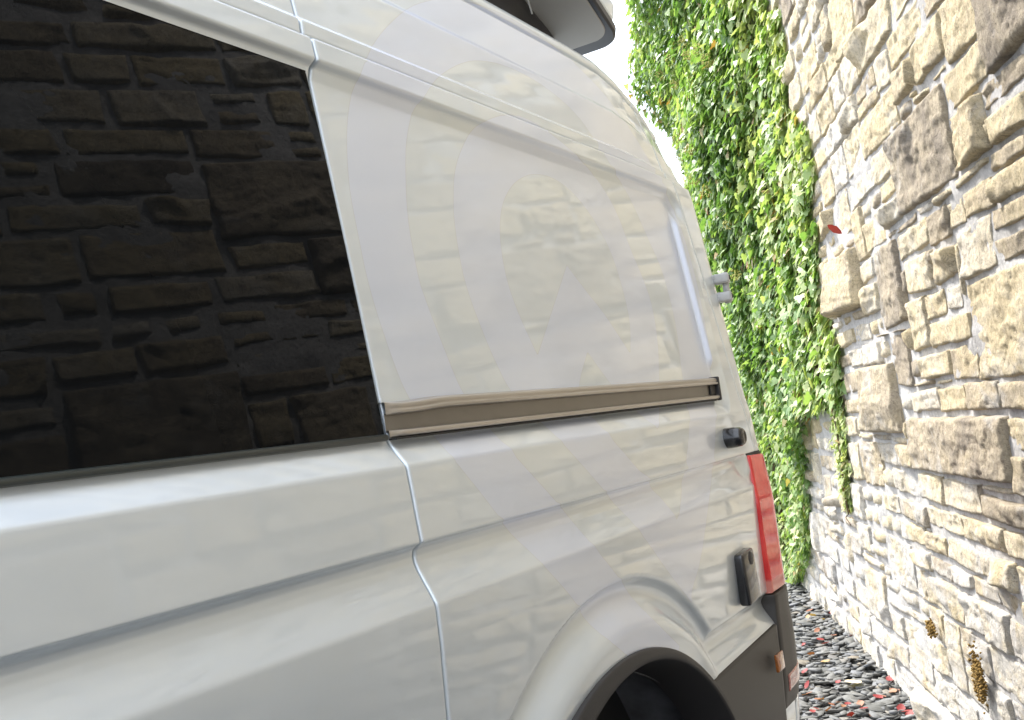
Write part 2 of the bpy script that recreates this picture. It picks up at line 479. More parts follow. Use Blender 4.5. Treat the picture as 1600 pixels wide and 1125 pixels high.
fixed = [  # u0, u1, z0, z1, bulge, tone
    (2.67, 3.76, 1.10, 1.32, 0.085, 0.36), (2.24, 2.82, 1.42, 1.72, 0.03, 0.62), (3.50, 3.88, 1.66, 1.98, 0.03, 0.28), (4.14, 4.80, 1.80, 2.06, 0.09, 0.5),
    (3.82, 4.48, 1.24, 1.54, 0.06, 0.40), (2.70, 3.34, 2.02, 2.32, 0.045, 0.30), (2.42, 2.68, 2.02, 2.20, 0.03, 0.55), (2.14, 2.40, 2.02, 2.12, 0.03, 0.62),
    (1.98, 2.32, 2.20, 2.44, 0.055, 0.26), (2.62, 2.92, 2.36, 2.50, 0.03, 0.60), (3.20, 3.74, 2.32, 2.48, 0.03, 0.60), (3.10, 3.44, 1.74, 1.88, 0.025, 0.72),
    (2.86, 3.08, 1.74, 1.86, 0.03, 0.66), (2.42, 2.66, 1.32, 1.42, 0.02, 0.42), (2.68, 2.98, 1.32, 1.42, 0.025, 0.45), (3.08, 3.44, 1.44, 1.54, 0.03, 0.7),
    (2.84, 3.26, 0.88, 0.98, 0.03, 0.66), (2.58, 3.00, 0.98, 1.08, 0.03, 0.34), (2.98, 3.20, 2.38, 2.50, 0.03, 0.55), (2.16, 2.44, 1.88, 1.96, 0.04, 0.55),
    (1.10, 1.62, 1.70, 2.00, 0.05, 0.30), (0.60, 1.12, 1.24, 1.54, 0.05, 0.3), (1.70, 2.20, 2.44, 2.76, 0.04, 0.35), (1.20, 1.9, 1.0, 1.24, 0.05, 0.35)]
bounds = [-0.1, .14, .28, .42, .56, .70, .78, .88, .98, 1.10, 1.20, 1.32, 1.42, 1.54, 1.64, 1.74, 1.88, 1.98, 2.12, 2.20, 2.32, 2.50, 2.62, 2.78, 2.9,
          3.06, 3.2, 3.32, 3.5, 3.62, 3.78, 3.94, 4.08, 4.22, 4.38, 4.54, 4.70]
CS = 0.02
nu, nz = int(round((U1 - U0) / CS)), int(round((4.70 + 0.1) / CS))
occ = np.zeros((nz, nu), bool)
stones = []
for (a, b, c, d_, bl, tn) in fixed:
    occ[int(round((c + .1) / CS)):int(round((d_ + .1) / CS)), int(round((a - U0) / CS)):int(round((b - U0) / CS))] = True
    stones.append((a, b, c, d_, bl, tn))
bcell = [int(round((b + .1) / CS)) for b in bounds]
for r in range(nz):
    c = 0
    while c < nu:
        if occ[r, c]: c += 1; continue
        nxt = [b for b in bcell if b > r]
        top = nxt[0]
        if top - r < 3 and len(nxt) > 1: top = nxt[1]
        if random.random() < 0.09 and len(nxt) > 1: top = nxt[1] if nxt[1] - r < 15 else top
        elif top - r >= 7 and random.random() < 0.24: top = r + (top - r) // 2
        top = min(top, nz)
        h = 1
        while r + h < top and not occ[r + h, c]: h += 1
        want = int(np.clip(random.gauss(0.30 + 0.6 * (h * CS - .12), 0.10), 0.17, 0.62) / CS)
        w = 1
        while c + w < nu and w < want and not occ[r:r + h, c + w].any(): w += 1
        # swallow a sliver left before an occupied cell
        k = 0
        while c + w + k < nu and k < 8 and not occ[r:r + h, c + w + k].any(): k += 1
        if k < 8 and w + k < 34: w += k
        occ[r:r + h, c:c + w] = True
        bl = random.choice([0.006, 0.009, 0.012, 0.016, 0.021, 0.032]) * (0.6 if h * CS < 0.09 else 1.0)
        if random.random() < 0.10: bl *= 1.8
        tn = float(np.clip(random.gauss(0.60, 0.17), 0.12, 0.95))
        if U0 + c * CS < 2.0: bl *= .6
        stones.append((U0 + c * CS, U0 + (c + w) * CS, -0.1 + r * CS, -0.1 + (r + h) * CS, bl, tn))
        c += w

def seen_score(st):
    u, z = (st[0] + st[1]) / 2, (st[2] + st[3]) / 2
    P = wall_pt(u, z, 0.03)
    v = RCAM.T @ (P - CAMPOS)
    ar = (st[1] - st[0]) * (st[3] - st[2])
    s = 0
    if v[2] > 0.2:
        x, y = CX + F * v[0] / v[2], CY + F * v[1] / v[2]
        if -60 < x < 1700 and -80 < y < 1200 and u < 6.9: s = ar * 3.0 / v[2] ** 2
        if u > 5.1 and z > 1.3: s *= 0.05
    if 0.4 < u < 3.2 and 0.6 < z < 3.3: s = max(s, ar * 0.18)
    return s
order = sorted(range(len(stones)), key=lambda k: -seen_score(stones[k]))
single = set(order[:300])

def stone_geo(k, st):
    u0, u1, z0, z1, bl, tn = st
    rg = np.random.default_rng(1000 + k)
    gap = 0.002 + rg.random() * 0.0035
    u0 += gap; u1 -= gap; z0 += gap; z1 -= gap
    uc = (u0 + u1) / 2
    res = 0.0075 if 1.9 < uc < 4.6 and k in single else 0.012 if k in single else 0.03
    nuu, nzz = max(5, int((u1 - u0) / res)), max(5, int((z1 - z0) / res))
    a, b = np.meshgrid(np.linspace(0, 1, nuu), np.linspace(0, 1, nzz))
    j = rg.normal(0, 0.006, (4, 2))
    j = np.clip(j, -0.009, 0.009)
    uu = u0 + (u1 - u0) * a; zz = z0 + (z1 - z0) * b
    w4 = [(1 - a) * (1 - b), a * (1 - b), (1 - a) * b, a * b]
    for q in range(4):
        uu = uu + w4[q] * j[q, 0]; zz = zz + w4[q] * j[q, 1]
    seed = rg.random(3) * 50
    P = np.stack([uu, zz, 0 * uu], -1)
    wob = 0.007
    uu = uu + wob * vnoise(P * 16 + seed); zz = zz + wob * 0.8 * vnoise(P * 16 + seed + 9)
    de = np.minimum(np.minimum(a, 1 - a) * (u1 - u0), np.minimum(b, 1 - b) * (z1 - z0))
    H = z1 - z0; W = u1 - u0
    facets = np.full(a.shape, 10.0)
    for q in range(rg.integers(5, 9)):
        cx, cz = rg.random() * W, rg.random() * H
        sl = rg.normal(0, 0.30, 2)
        facets = np.minimum(facets, bl * (0.75 + rg.random() * 0.7) + sl[0] * (a * W - cx) + sl[1] * 1.1 * (b * H - cz))
    facets = np.clip(facets, bl * .22 + 0.06 * np.minimum(facets, 0), bl * 1.5)
    ss = rg.random(3) * 30
    rough = fbm(np.stack([uu * 11, zz * 17, 0 * uu], -1) + ss, 6, 0.6)
    rid = 1 - 2 * np.abs(vnoise(np.stack([uu * 9 + 1.5 * rough, zz * 20, 0 * uu], -1) + ss))
    lay = vnoise(np.stack([uu * 4, zz * 60 + 2 * vnoise(P * 8), 0 * uu], -1) + ss)
    rise = np.sqrt(smooth(0, min(0.014, H * 0.18), de))
    hgt = 0.008 + rise * (facets + 0.2 * bl) + (0.3 + 0.7 * rise) * (0.0048 * rough + 0.0032 * lay + .003 * rid)
    hgt[0, :] = hgt[-1, :] = -0.03; hgt[:, 0] = hgt[:, -1] = -0.03
    V = wall_pt(uu, zz, hgt).reshape(-1, 3)
    return V, grid_faces(nzz, nuu, flip=True), np.full(len(V), tn)

rest_v, rest_f, rest_t, nv = [], [], [], 0
for k, st in enumerate(stones):
    V, Fc, T = stone_geo(k, st)
    if k in single:
        wchild(link('stone', make_mesh('stone', V, Fc, True, {'tone': T}), M['stone']))
    else:
        rest_v.append(V); rest_f.append(Fc + nv); rest_t.append(T); nv += len(V)
tag(wchild(link('stonework', make_mesh('stonework', np.concatenate(rest_v), np.concatenate(rest_f), True, {'tone': np.concatenate(rest_t)}), M['stone'])), kind='stuff')
# coping along the top
cp = Parts()
u = U0
while u < U1 - 0.2:
    wd = random.uniform(0.4, 0.7)
    wd = min(wd, U1 - u)
    c = wall_pt(u + wd / 2, ZT + 0.05 + random.uniform(-.01, .01), -0.27)
    cp.box(c, (wd - 0.015, 0.72, 0.12), Matrix.Rotation(math.atan2(WD[1], WD[0]), 3, 'Z'), 0.02)
    u += wd
co = cp.build('coping', M['stone'])
a_ = co.data.attributes.new('tone', 'FLOAT', 'POINT'); a_.data.foreach_set('value', np.full(len(co.data.vertices), 0.4, dtype=np.float32))
wchild(co); tag(co, kind='stuff')

# ------------------------------------------------------------------ van body surface
def table(pts, sigma=0.0014):
    p = np.array(pts, float)                       # (z, y)
    seg = np.hypot(*np.diff(p, axis=0).T); s = np.r_[0, np.cumsum(seg)]
    n = int(s[-1] / 0.001); t = np.linspace(0, s[-1], n)
    z = np.interp(t, s, p[:, 0]); y = np.interp(t, s, p[:, 1])
    k = np.exp(-0.5 * (np.arange(-15, 16) / (sigma / 0.001)) ** 2); k /= k.sum()
    zp = np.convolve(np.pad(z, 15, mode='reflect', reflect_type='odd'), k, 'valid')
    yp = np.convolve(np.pad(y, 15, mode='reflect', reflect_type='odd'), k, 'valid')
    return zp, yp, t
PROF = [(.30, .05), (.36, .004), (.50, -.012), (.80, -.027), (1.00, -.0405), (1.14, -.0475), (1.199, -.0480), (1.222, -.0370), (1.240, -.0275), (1.256, -.0200), (1.268, -.0160), (1.278, -.0150), (1.288, -.0175), (1.2945, -.0245),
        (1.2995, -.0345), (1.303, -.0345), (1.37, -.0295), (1.422, -.0255), (1.475, -.0165), (2.13, .0510), (2.181, .0575), (2.184, .070), (2.187, .0825), (2.191, .084),
        (2.195, .078), (2.222, .0785), (2.229, .0865), (2.30, .098), (2.354, .1055), (2.366, .1125), (2.484, .139), (2.488, .150), (2.494, .152),
        (2.499, .142), (2.515, .143), (2.535, .155), (2.548, .178), (2.556, .21), (2.562, .28), (2.57, .5), (2.575, 1.0)]
PZ, PY, PS = table(PROF)
def outer_y(z): return np.interp(z, PZ, PY)
def recess_y(z): return .007 + .1062 * (z - 1.475)

AC, AR = np.array([2.008, .318]), .790            # wheel arch crease
XSEAM = 1.361
def ramp(a, b, t, r=.12):
    # straight ramp with short rounded ends
    t = (t - a) / (b - a)
    k = 1 / (1 - r)
    q = np.where(t < r, k * t * t / (2 * r), np.where(t > 1 - r, 1 - k * (1 - t) ** 2 / (2 * r), k * (t - r / 2)))
    return np.where(t <= 0, 0, np.where(t >= 1, 1, q))
def rounded_box_sdf(x, z, x0, x1, z0, z1, r):
    cx, cz = (x0 + x1) / 2, (z0 + z1) / 2
    qx = np.abs(x - cx) - (x1 - x0) / 2 + r; qz = np.abs(z - cz) - (z1 - z0) / 2 + r
    return np.hypot(np.maximum(qx, 0), np.maximum(qz, 0)) + np.minimum(np.maximum(qx, qz), 0) - r
def surf(x, z, y0=None):
    """offset of the painted side from the plane of the van, + is inwards"""
    y = outer_y(z) if y0 is None else y0
    # side window and blank panel recess; a shallow lower ledge and a steeper head
    sd = rounded_box_sdf(x, z, -6.0, 3.052, 1.424, 2.142, 0.075)
    up = smooth(1.9, 2.1, z)
    fall = (1 - up) * ramp(0.0, -.046, sd) + up * (.7 * ramp(0.0, -.013, sd, .2) + .3 * ramp(-.010, -.034, sd, .2))
    rx = smooth(2.9, 3.0, x) * smooth(1.56, 1.60, z) * (1 - smooth(2.02, 2.08, z))
    fall = (1 - rx) * fall + rx * (.22 * ramp(0.0, -.05, sd, .1) + .78 * ramp(-.051, -.065, sd, .2))
    y = y + fall * np.where(z < 2.2, recess_y(np.clip(z, 1.42, 2.15)) - np.interp(np.clip(z, 1.42, 2.15), PZ, PY), 0)
    # wheel arch and rear sill flare
    r = np.hypot(x - AC[0], z - AC[1])
    d1 = AR - r
    d2 = np.where(x > AC[0], .875 - z, -1.0)
    k = .012
    h = np.clip(.5 + .5 * (d1 - d2) / k, 0, 1)
    d = d1 * h + d2 * (1 - h) + k * h * (1 - h)
    # the waist crease runs out before the tail lamp
    y = y + smooth(3.0, 3.06, x) * smooth(1.20, 1.25, z) * (1 - smooth(1.29, 1.31, z)) * (np.interp(z, [1.2, 1.302], [-.05, -.0345]) - outer_y(np.clip(z, 1.2, 1.302)))
    y = y + .022 * (1 - (1 - np.clip(d / .032, 0, 1)) ** 2) - .047 * smooth(.026, .115, d)
    return y
def roof_drop(x, z):
    return np.interp(x, [2.6, 2.77, 2.91, 3.045, 3.125, 3.186, 3.25, 3.4], [0, .004, .03, .075, .115, .17, .28, .45]) * smooth(2.10, 2.5, z)

RC = 0.15
def xcorner(z): return 3.165 + 0.02 * np.clip(1.9 - z, -0.6, .5)
def body_xyz(t, z, off=0.0, y0=None):
    """t runs along the side, round the rear corner and across the back"""
    x0 = xcorner(z)
    tt = np.minimum(t, x0)
    y = surf(tt, z, y0) - off
    a = np.clip((t - x0) / RC, 0, math.pi / 2)
    over = np.maximum(t - x0 - RC * math.pi / 2, 0)
    R = RC + off
    x = tt + R * np.sin(a)
    y = y + R * (1 - np.cos(a)) + over
    zz = z - roof_drop(tt, z)
    return np.stack([x, y, zz], -1)

def unproject(px, offs=0.0):
    px = np.array(px, float)
    r = np.stack([(px[:, 0] - CX) / F, (px[:, 1] - CY) / F, np.ones(len(px))], 1) @ RCAM.T
    y = np.zeros(len(px))
    for _ in range(40):
        t = (y - CAMPOS[1]) / r[:, 1]; P = CAMPOS + r * t[:, None]
        y = 0.5 * y + 0.5 * (surf(P[:, 0], np.clip(P[:, 2], .3, 2.55)) - offs)
    return P

# vinyl emblem outlines, traced where they lie on the panel
E_OUT = [(700, -5), (659, 3), (634, 14), (605, 40), (585, 65), (571, 94), (561, 122), (551, 138), (544, 171), (541, 216), (544, 279), (550, 320), (558, 360), (576, 450),
         (612, 560), (636, 620), (680, 686), (698, 704), (781, 808), (792, 829), (843, 876), (903, 944), (913, 971), (984, 1027), (1046, 1085), (1080, 925), (1094, 882),
         (1103, 822), (1110, 765), (1117, 708), (1119, 655), (1112, 560), (1090, 440), (1060, 340), (1020, 250), (960, 160), (890, 90), (820, 40), (760, 10)]
E_GAP = [(1120, 1062), (1078, 1025), (1030, 977), (987, 935), (967, 900), (892, 812), (872, 786), (768, 672), (724, 618), (700, 560), (658, 450), (652, 424), (636, 340),
         (633, 242), (637, 205), (645, 171), (662, 154), (673, 134), (688, 117), (716, 100), (745, 93), (792, 102), (848, 132), (896, 172), (930, 218), (968, 281), (989, 319),
         (1010, 368), (1034, 420), (1048, 472), (1058, 517), (1065, 586), (1079, 650), (1071, 731), (1057, 812), (1012, 749), (927, 653), (912, 635), (902, 607), (918, 550),
         (956, 604), (996, 644), (1027, 671), (1032, 640), (1030, 590), (1029, 538), (1020, 479), (1006, 437), (985, 389), (965, 333), (940, 288), (900, 240), (850, 200),
         (815, 180), (784, 179), (759, 188), (736, 202), (719, 236), (709, 270), (708, 320), (710, 350), (716, 392), (728, 450), (760, 534), (777, 572), (798, 614), (846, 662),
         (868, 680), (946, 768), (956, 784), (996, 824), (1056, 912), (1130, 1000)]
E_IN = [(831, 271), (812, 279), (798, 292), (784, 319), (780, 364), (788, 423), (805, 479), (840, 555), (885.5, 414), (916, 455), (944, 489), (984.7, 552), (985, 507), (975, 458),
        (956, 396), (933, 350.6), (905.6, 312), (882, 289), (858, 275)]
def poly_sdf(px, x, z):
    P = unproject(px)[:, [0, 2]]
    inside = np.zeros(x.shape, bool); dist = np.full(x.shape, 9.0)
    for i in range(len(P)):
        a, b = P[i], P[(i + 1) % len(P)]
        e = b - a
        t = np.clip(((x - a[0]) * e[0] + (z - a[1]) * e[1]) / (e @ e + 1e-12), 0, 1)
        dist = np.minimum(dist, np.hypot(x - a[0] - t * e[0], z - a[1] - t * e[1]))
        cr = ((a[1] > z) != (b[1] > z)) & (x < (b[0] - a[0]) * (z - a[1]) / (b[1] - a[1] + 1e-12) + a[0])
        inside ^= cr
    return np.where(inside, dist, -dist)
def chaikin(p, n=2):
    p = np.array(p, float)
    for _ in range(n):
        q = np.roll(p, -1, 0)
        e1, e0 = q - p, p - np.roll(p, 1, 0)
        cosang = (e1 * e0).sum(1) / (np.linalg.norm(e1, axis=1) * np.linalg.norm(e0, axis=1) + 1e-9)
        out = []
        for i in range(len(p)):
            j = (i + 1) % len(p)
            out.append(p[i] if cosang[i] < .6 else .75 * p[i] + .25 * q[i])
            if cosang[j] >= .6: out.append(.25 * p[i] + .75 * q[i])
        p = np.array(out)
    return p
def decal_value(x, z):
    a, b, c = (poly_sdf(chaikin(q), x, z) for q in (E_OUT, E_GAP, E_IN))
    return np.minimum(a, np.minimum(-b, -c))

def zlines():
    # parameter along the profile; denser at creases, where the profile bends
    z, s = PZ, PS
    dens = np.full(len(s), 1 / .010)
    for a, b, r in ((.66, 1.12, .0055), (1.19, 1.25, .004), (1.25, 1.31, .0016), (1.415, 1.55, .003), (2.10, 2.24, .0028), (2.35, 2.375, .003), (2.475, 2.51, .0025)):
        dens[(z > a) & (z < b)] = 1 / r
    dens[z > 2.56] = 1 / .05
    dens[z < .66] = 1 / .02
    c = np.r_[0, np.cumsum((dens[1:] + dens[:-1]) / 2 * np.diff(s))]
    q = np.interp(np.linspace(0, c[-1], int(c[-1])), c, s)
    return np.interp(q, s, PZ), np.interp(q, s, PY)
def xlines(parts):
    out = []
    for a, b, st in parts: out += list(np.linspace(a, b, max(2, int(round((b - a) / st))), endpoint=False))
    return np.array(out + [parts[-1][1]])
ZL, YL = zlines()

van = empty('camper_van', (1.5, 1.0, 0.0))
tag(van, 'white high roof camper van with dark side glass and large pale vinyl emblem', 'van')
VINV = Matrix.Translation(-Vector(van.location))
def vpart(o, parent=None):
    if parent is None:
        o.parent = van; o.matrix_parent_inverse = VINV
    else:
        o.parent = parent
    return o
def curl(d, r=0.0065):
    """panel edge rolled inwards; d: distance from the edge"""
    d = np.clip(d, 0, r)
    return r - np.sqrt(np.maximum(r * r - (r - d) ** 2, 0))

def panel(name, xl, mat, decal=False, edge_lo=None, edge_hi=None, warp=None, keep=None, zsel=None, flange=True):
    sel = np.ones(len(ZL), bool) if zsel is None else (ZL >= zsel[0]) & (ZL <= zsel[1])
    z1, y1 = ZL[sel], YL[sel]
    T, Z = np.meshgrid(xl, z1); Y0 = np.repeat(y1[:, None], len(xl), 1)
    if warp is not None: T = warp(T, Z)
    P = body_xyz(T, Z, 0.0, Y0)
    if edge_lo: P[..., 1] += curl(T - T[:, :1])
    if edge_hi: P[..., 1] += curl(T[:, -1:] - T)
    attrs = {}
    if decal: attrs['decal'] = decal_value(P[..., 0], Z)
    else: attrs['decal'] = np.full(Z.shape, -1.0)
    kp = None
    if keep is not None:
        xc = (T[:-1, :-1] + T[1:, 1:]) / 2; zc = (Z[:-1, :-1] + Z[1:, 1:]) / 2
        kp = keep(xc, zc)
    Pl = [P]; Al = [attrs['decal']]
    if edge_lo and flange:
        q = P[:, :1].copy(); q[..., 1] += .03; Pl = [q] + Pl; Al = [attrs['decal'][:, :1]] + Al
    if edge_hi and flange:
        q = P[:, -1:].copy(); q[..., 1] += .03; Pl = Pl + [q]; Al = Al + [attrs['decal'][:, -1:]]
    P2 = np.concatenate(Pl, 1); A2 = np.concatenate(Al, 1)
    if kp is not None:
        k2 = np.ones((P2.shape[0] - 1, P2.shape[1] - 1), bool); o_ = 1 if (edge_lo and flange) else 0
        k2[:, o_:o_ + kp.shape[1]] = kp; kp = k2
    me = make_mesh(name, P2.reshape(-1, 3), grid_faces(P2.shape[0], P2.shape[1], kp), True, {'decal': A2})
    return vpart(link(name, me, mat))

xs_rear = lambda z: np.interp(z, [.3, 1.0, 1.33, 1.5, 1.726, 1.9, 2.034, 2.177, 2.354, 2.466, 2.6], [3.16, 3.16, 3.155, 3.135, 3.109, 3.085, 3.065, 3.045, 3.045, 3.02, 3.0])
def door_keep(x, z):      # opening for the glass
    return ~((x < 1.3475) & (z > 1.482) & (z < 2.122))
door = panel('sliding_door', xlines([(-1.6, .3, .05), (.3, 1.33, .012), (1.33, XSEAM - .0022, .0015)]), M['paint'], edge_hi=True, keep=door_keep)
def warp_q(T, Z):
    xe = xs_rear(Z) - .0015
    return np.where(T > 2.6, 2.6 + (T - 2.6) * (xe - 2.6) / (3.10 - 2.6), T)
LIPC, LIPR = np.array([1.985, .262]), .689
quarter = panel('rear_quarter_panel', xlines([(XSEAM + .0022, 1.39, .0015), (1.39, 1.5, .008), (1.5, 2.62, .0055), (2.62, 2.9, .006), (2.9, 2.95, .005), (2.95, 3.06, .0022), (3.06, 3.088, .004), (3.088, 3.10, .0012)]),
                M['paint'], decal=True, edge_lo=True, edge_hi=True, warp=warp_q,
                keep=lambda x, z: (np.hypot(x - LIPC[0], z - LIPC[1]) > LIPR - .014) & (z > .34))
T_END = 3.165 + RC * math.pi / 2 + 1.75
def warp_r(T, Z):
    xe = xs_rear(Z) + .0015
    return np.where(T < 3.25, xe + (T - 3.10) * (3.25 - xe) / .15, T)
rear_door = panel('rear_door', xlines([(3.10, 3.112, .0012), (3.112, 3.42, .008), (3.42, T_END, .15)]), M['paint'], edge_lo=True, warp=warp_r)
# dark gaps behind the shut lines
gp = Parts()
zz = np.linspace(.4, 2.5, 40)
for xf in (lambda z: 0 * z + XSEAM, xs_rear):
    V = []
    for z in zz:
        x = float(xf(np.array(z))); y = float(surf(np.array(x), np.array(z))); dz = float(roof_drop(np.array(x), np.array(z)))
        V += [(x - .012, y + .026, z - dz), (x + .012, y + .026, z - dz)]
    gp = Parts()
    gp.add(V, [(2 * i, 2 * i + 1, 2 * i + 3, 2 * i + 2) for i in range(len(zz) - 1)])
    vpart(gp.build('shut_line_seal', M['rubber']))
# unseen dark core box stops light passing through; second box closes the floor
core = Parts()
core.box((.75, 1.0, 1.45), (4.7, 1.5, 1.95), None, .05)
core.box((.75, 1.0, .38), (4.7, 1.7, .26), None, .02)
vpart(core.build('light_block_underbody', M['rubber']))
# far side of the van
fs = Parts(); fs.box((.85, 1.93, 1.42), (4.9, .06, 2.2), None, .02); fs.box((-1.63, 1.0, 1.42), (.05, 1.8, 2.2), None, .02)
o_ = fs.build('far_side_panel', M['paint']); vpart(o_)
a_ = o_.data.attributes.new('decal', 'FLOAT', 'POINT'); a_.data.foreach_set('value', np.full(len(o_.data.vertices), -1, dtype=np.float32))

# side glass of the sliding door with its lower seal
gx = np.linspace(-1.55, 1.3485, 60); gz = np.linspace(1.4795, 2.1275, 20)
GX, GZ = np.meshgrid(gx, gz)
gv = np.stack([GX, recess_y(GZ) - .0035 - .004 * np.sin((GZ - 1.475) / .655 * math.pi), GZ], -1)
ring = gv.copy(); ring[..., 1] += .006
gf = grid_faces(20, 60)
gl = vpart(link('side_window', make_mesh('side_window', gv.reshape(-1, 3), gf), M['glass']))
ge = Parts()
ge.box((1.3495, 0, 0), (.002, .007, 1), None)
ge.v = []; ge.f = []
V = []
for z in gz:
    yy = float(recess_y(z)) - .0035 - .004 * math.sin((z - 1.475) / .655 * math.pi)
    V += [(1.3485, yy, z), (1.3505, yy + .0012, z), (1.3505, yy + .012, z)]
ge.add(V, [(3 * i + k, 3 * i + k + 1, 3 * i + k + 4, 3 * i + k + 3) for i in range(len(gz) - 1) for k in (0, 1)])
edge = ge.build('glass_edge', M['seal']); edge.parent = gl
sl = Parts(); sl.tube([(-1.55, .0015, 1.4765), (1.349, .0015, 1.4765)], .0058, 8)
sl.tube([(-1.55, .0725, 2.1295), (1.349, .0725, 2.1295)], .003, 6)
s_ = sl.build('window_seal', M['seal'], None, True); s_.parent = gl

# sliding door rail on the rear quarter panel
def rail_sweep(name, prof, mat, parent=None, x0=1.356, x1=2.972, jog=True):
    xs_ = np.r_[np.linspace(x0, 1.62, 40), np.linspace(1.64, x1, 70)]
    V = []
    for x in xs_:
        k = float(smooth(1.53, 1.40, np.array(x))) if jog else 0
        for (y, z) in prof: V.append((x, y + .002 * k + max(0, -.001 - y) * float(smooth(1.385, 1.356, np.array(x))), z - (.005 * k if z > 1.5 else 0)))
    n = len(prof)
    Fc = [(i * n + j, (i + 1) * n + j, (i + 1) * n + j + 1, i * n + j + 1) for i in range(len(xs_) - 1) for j in range(n - 1)]
    o = link(name, make_mesh(name, V, Fc, True), mat)
    return vpart(o, parent)
rail = rail_sweep('door_rail', [(.0035, 1.521), (.0035, 1.516), (.0035, 1.490), (.0035, 1.484)], M['channel'])
ul = [(.020, 1.5415), (-.002, 1.5395), (-.008, 1.5375), (-.0105, 1.5345), (-.011, 1.530), (-.008, 1.528), (-.0125, 1.5255), (-.0135, 1.522), (-.0125, 1.5195), (-.008, 1.518), (.01, 1.518)]
rail_sweep('rail_lip', ul, M['rail'], rail)
ll = [(.01, 1.4875), (-.008, 1.487), (-.0115, 1.485), (-.0125, 1.4815), (-.0115, 1.4775), (-.008, 1.4755), (.012, 1.474)]
rail_sweep('rail_lip', ll, M['rail'], rail, jog=False)
kk = Parts(); kk.box((2.165, .004, 1.4725), (1.60, .025, .003)); o_ = kk.build('rail_seal', M['rubber']); o_.parent = rail
ec = Parts(); ec.box((2.979, .002, 1.5065), (.014, .034, .072), None, .004); ec.box((2.955, .0, 1.503), (.05, .006, .028), None, .002)
o_ = ec.build('rail_end_cap', M['black']); o_.parent = rail

# wheel arch trim, liner and wheel
na = 90
angs = np.linspace(math.radians(-22), math.radians(202), na)
V = []
for a in angs:
    c, s = math.cos(a), math.sin(a)
    def P_(C, R, y): return (C[0] + R * c, y, C[1] + R * s)
    LI = np.array([2.022, .300])
    V += [P_(LIPC, .6935, -.058), P_(LIPC, .6935, -.068), P_(LIPC, .6905, -.0715), P_(LIPC, .685, -.073), P_(LI, .634, -.0735), P_(LI, .624, -.072), P_(LI, .620, -.067),
          P_(LI, .605, .0), P_(LI, .598, .03), P_(LI, .598, .05)]
k = 10
fc = [(i * k + j, i * k + j + 1, (i + 1) * k + j + 1, (i + 1) * k + j) for i in range(na - 1) for j in range(k - 1)]
vpart(link('wheel_arch_trim', make_mesh('wheel_arch_trim', V, fc), M['black']))
V = []
for a in angs:
    for y, r in ((.045, .600), (.06, .66), (.30, .665), (.36, .55), (.37, .0)):
        rr = r + .006 * math.sin(a * 9 + y * 20)
        V.append((2.022 + rr * math.cos(a), y + .01 * math.sin(5 * a), .30 + rr * math.sin(a)))
k = 5
fc = [(i * k + j, i * k + j + 1, (i + 1) * k + j + 1, (i + 1) * k + j) for i in range(na - 1) for j in range(k - 1)]
vpart(link('wheel_housing', make_mesh('wheel_housing', V, fc), M['liner']))
wheel = empty('wheel'); vpart(wheel)
wp = Parts()
wp.lathe((2.02, .03, .36), (0, 1, 0), [(.02, .22), (.0, .25), (-.005, .31), (.01, .35), (.035, .362), (.2, .362), (.225, .35), (.235, .31), (.22, .24)], 48)
o_ = wp.build('tyre', M['rubber'], None, True); o_.parent = wheel
wp = Parts()
wp.lathe((2.02, .03, .36), (0, 1, 0), [(.2, .225), (.02, .225), (.015, .21), (.06, .19), (.07, .10), (.03, .08), (.03, .0)], 40)
o_ = wp.build('rim', M['steel'], None, True); o_.parent = wheel

# overlays that follow the body surface: lamp, bumper, cladding
def overlay(name, tf, zf, n_t, n_z, off, mat, edge=.012, parent=None, depth=None, yfun=None):
    """tf(b)->(t0,t1) for row fraction b; zf(a)->(z0,z1) for column fraction a"""
    ea = np.r_[0, 0, np.linspace(0, 1, n_t), 1, 1][None, :]; eb = np.r_[0, 0, np.linspace(0, 1, n_z), 1, 1][:, None]
    A, B = np.broadcast_arrays(ea, eb)
    z0, z1 = zf(A); Z = z0 + (z1 - z0) * B
    t0, t1 = tf(Z); T = t0 + (t1 - t0) * A
    O = np.full(A.shape, off, float)
    # chamfered then turned-in edges
    wi = min(.004, edge / 3)
    T = T.copy(); Z = Z.copy()
    T[:, 2] += wi; T[:, -3] -= wi; Z[2, :] += wi; Z[-3, :] -= wi
    O[:, 1] = off - wi; O[:, -2] = off - wi; O[1, :] = off - wi; O[-2, :] = off - wi
    O[:, 0] = O[:, -1] = -edge; O[0, :] = O[-1, :] = -edge
    sm_off = O if depth is None else O + np.where(O > 0, depth(T, Z), 0)
    x0 = xcorner(Z); tt = np.minimum(T, x0)
    y = (yfun(Z) if yfun else surf(tt, Z) if depth is None else outer_y(Z)) - sm_off
    a = np.clip((T - x0) / RC, 0, math.pi / 2); R = RC + sm_off; over = np.maximum(T - x0 - RC * math.pi / 2, 0)
    P = np.stack([tt + R * np.sin(a), y + R * (1 - np.cos(a)) + over, Z], -1)
    me = make_mesh(name, P.reshape(-1, 3), grid_faces(*A.shape))
    return vpart(link(name, me, mat), parent)
lamp_front = lambda z: np.interp(z, [.86, .88, 1.0, 1.14, 1.22, 1.295], [3.066, 3.066, 3.052, 3.048, 3.054, 3.064])
lamp = overlay('tail_lamp', lambda z: (lamp_front(z), 0 * z + 3.165 + RC * 1.5), lambda a: (.872 + 0 * a, 1.292 - .012 * a), 40, 50, .007, M['lamp'], .02, None, None, lambda z: np.interp(z, [.86, 1.15, 1.3], [-.045, -.050, -.038]))
lamp['label'] = 'tall red tail lamp lens wrapping the rear corner'
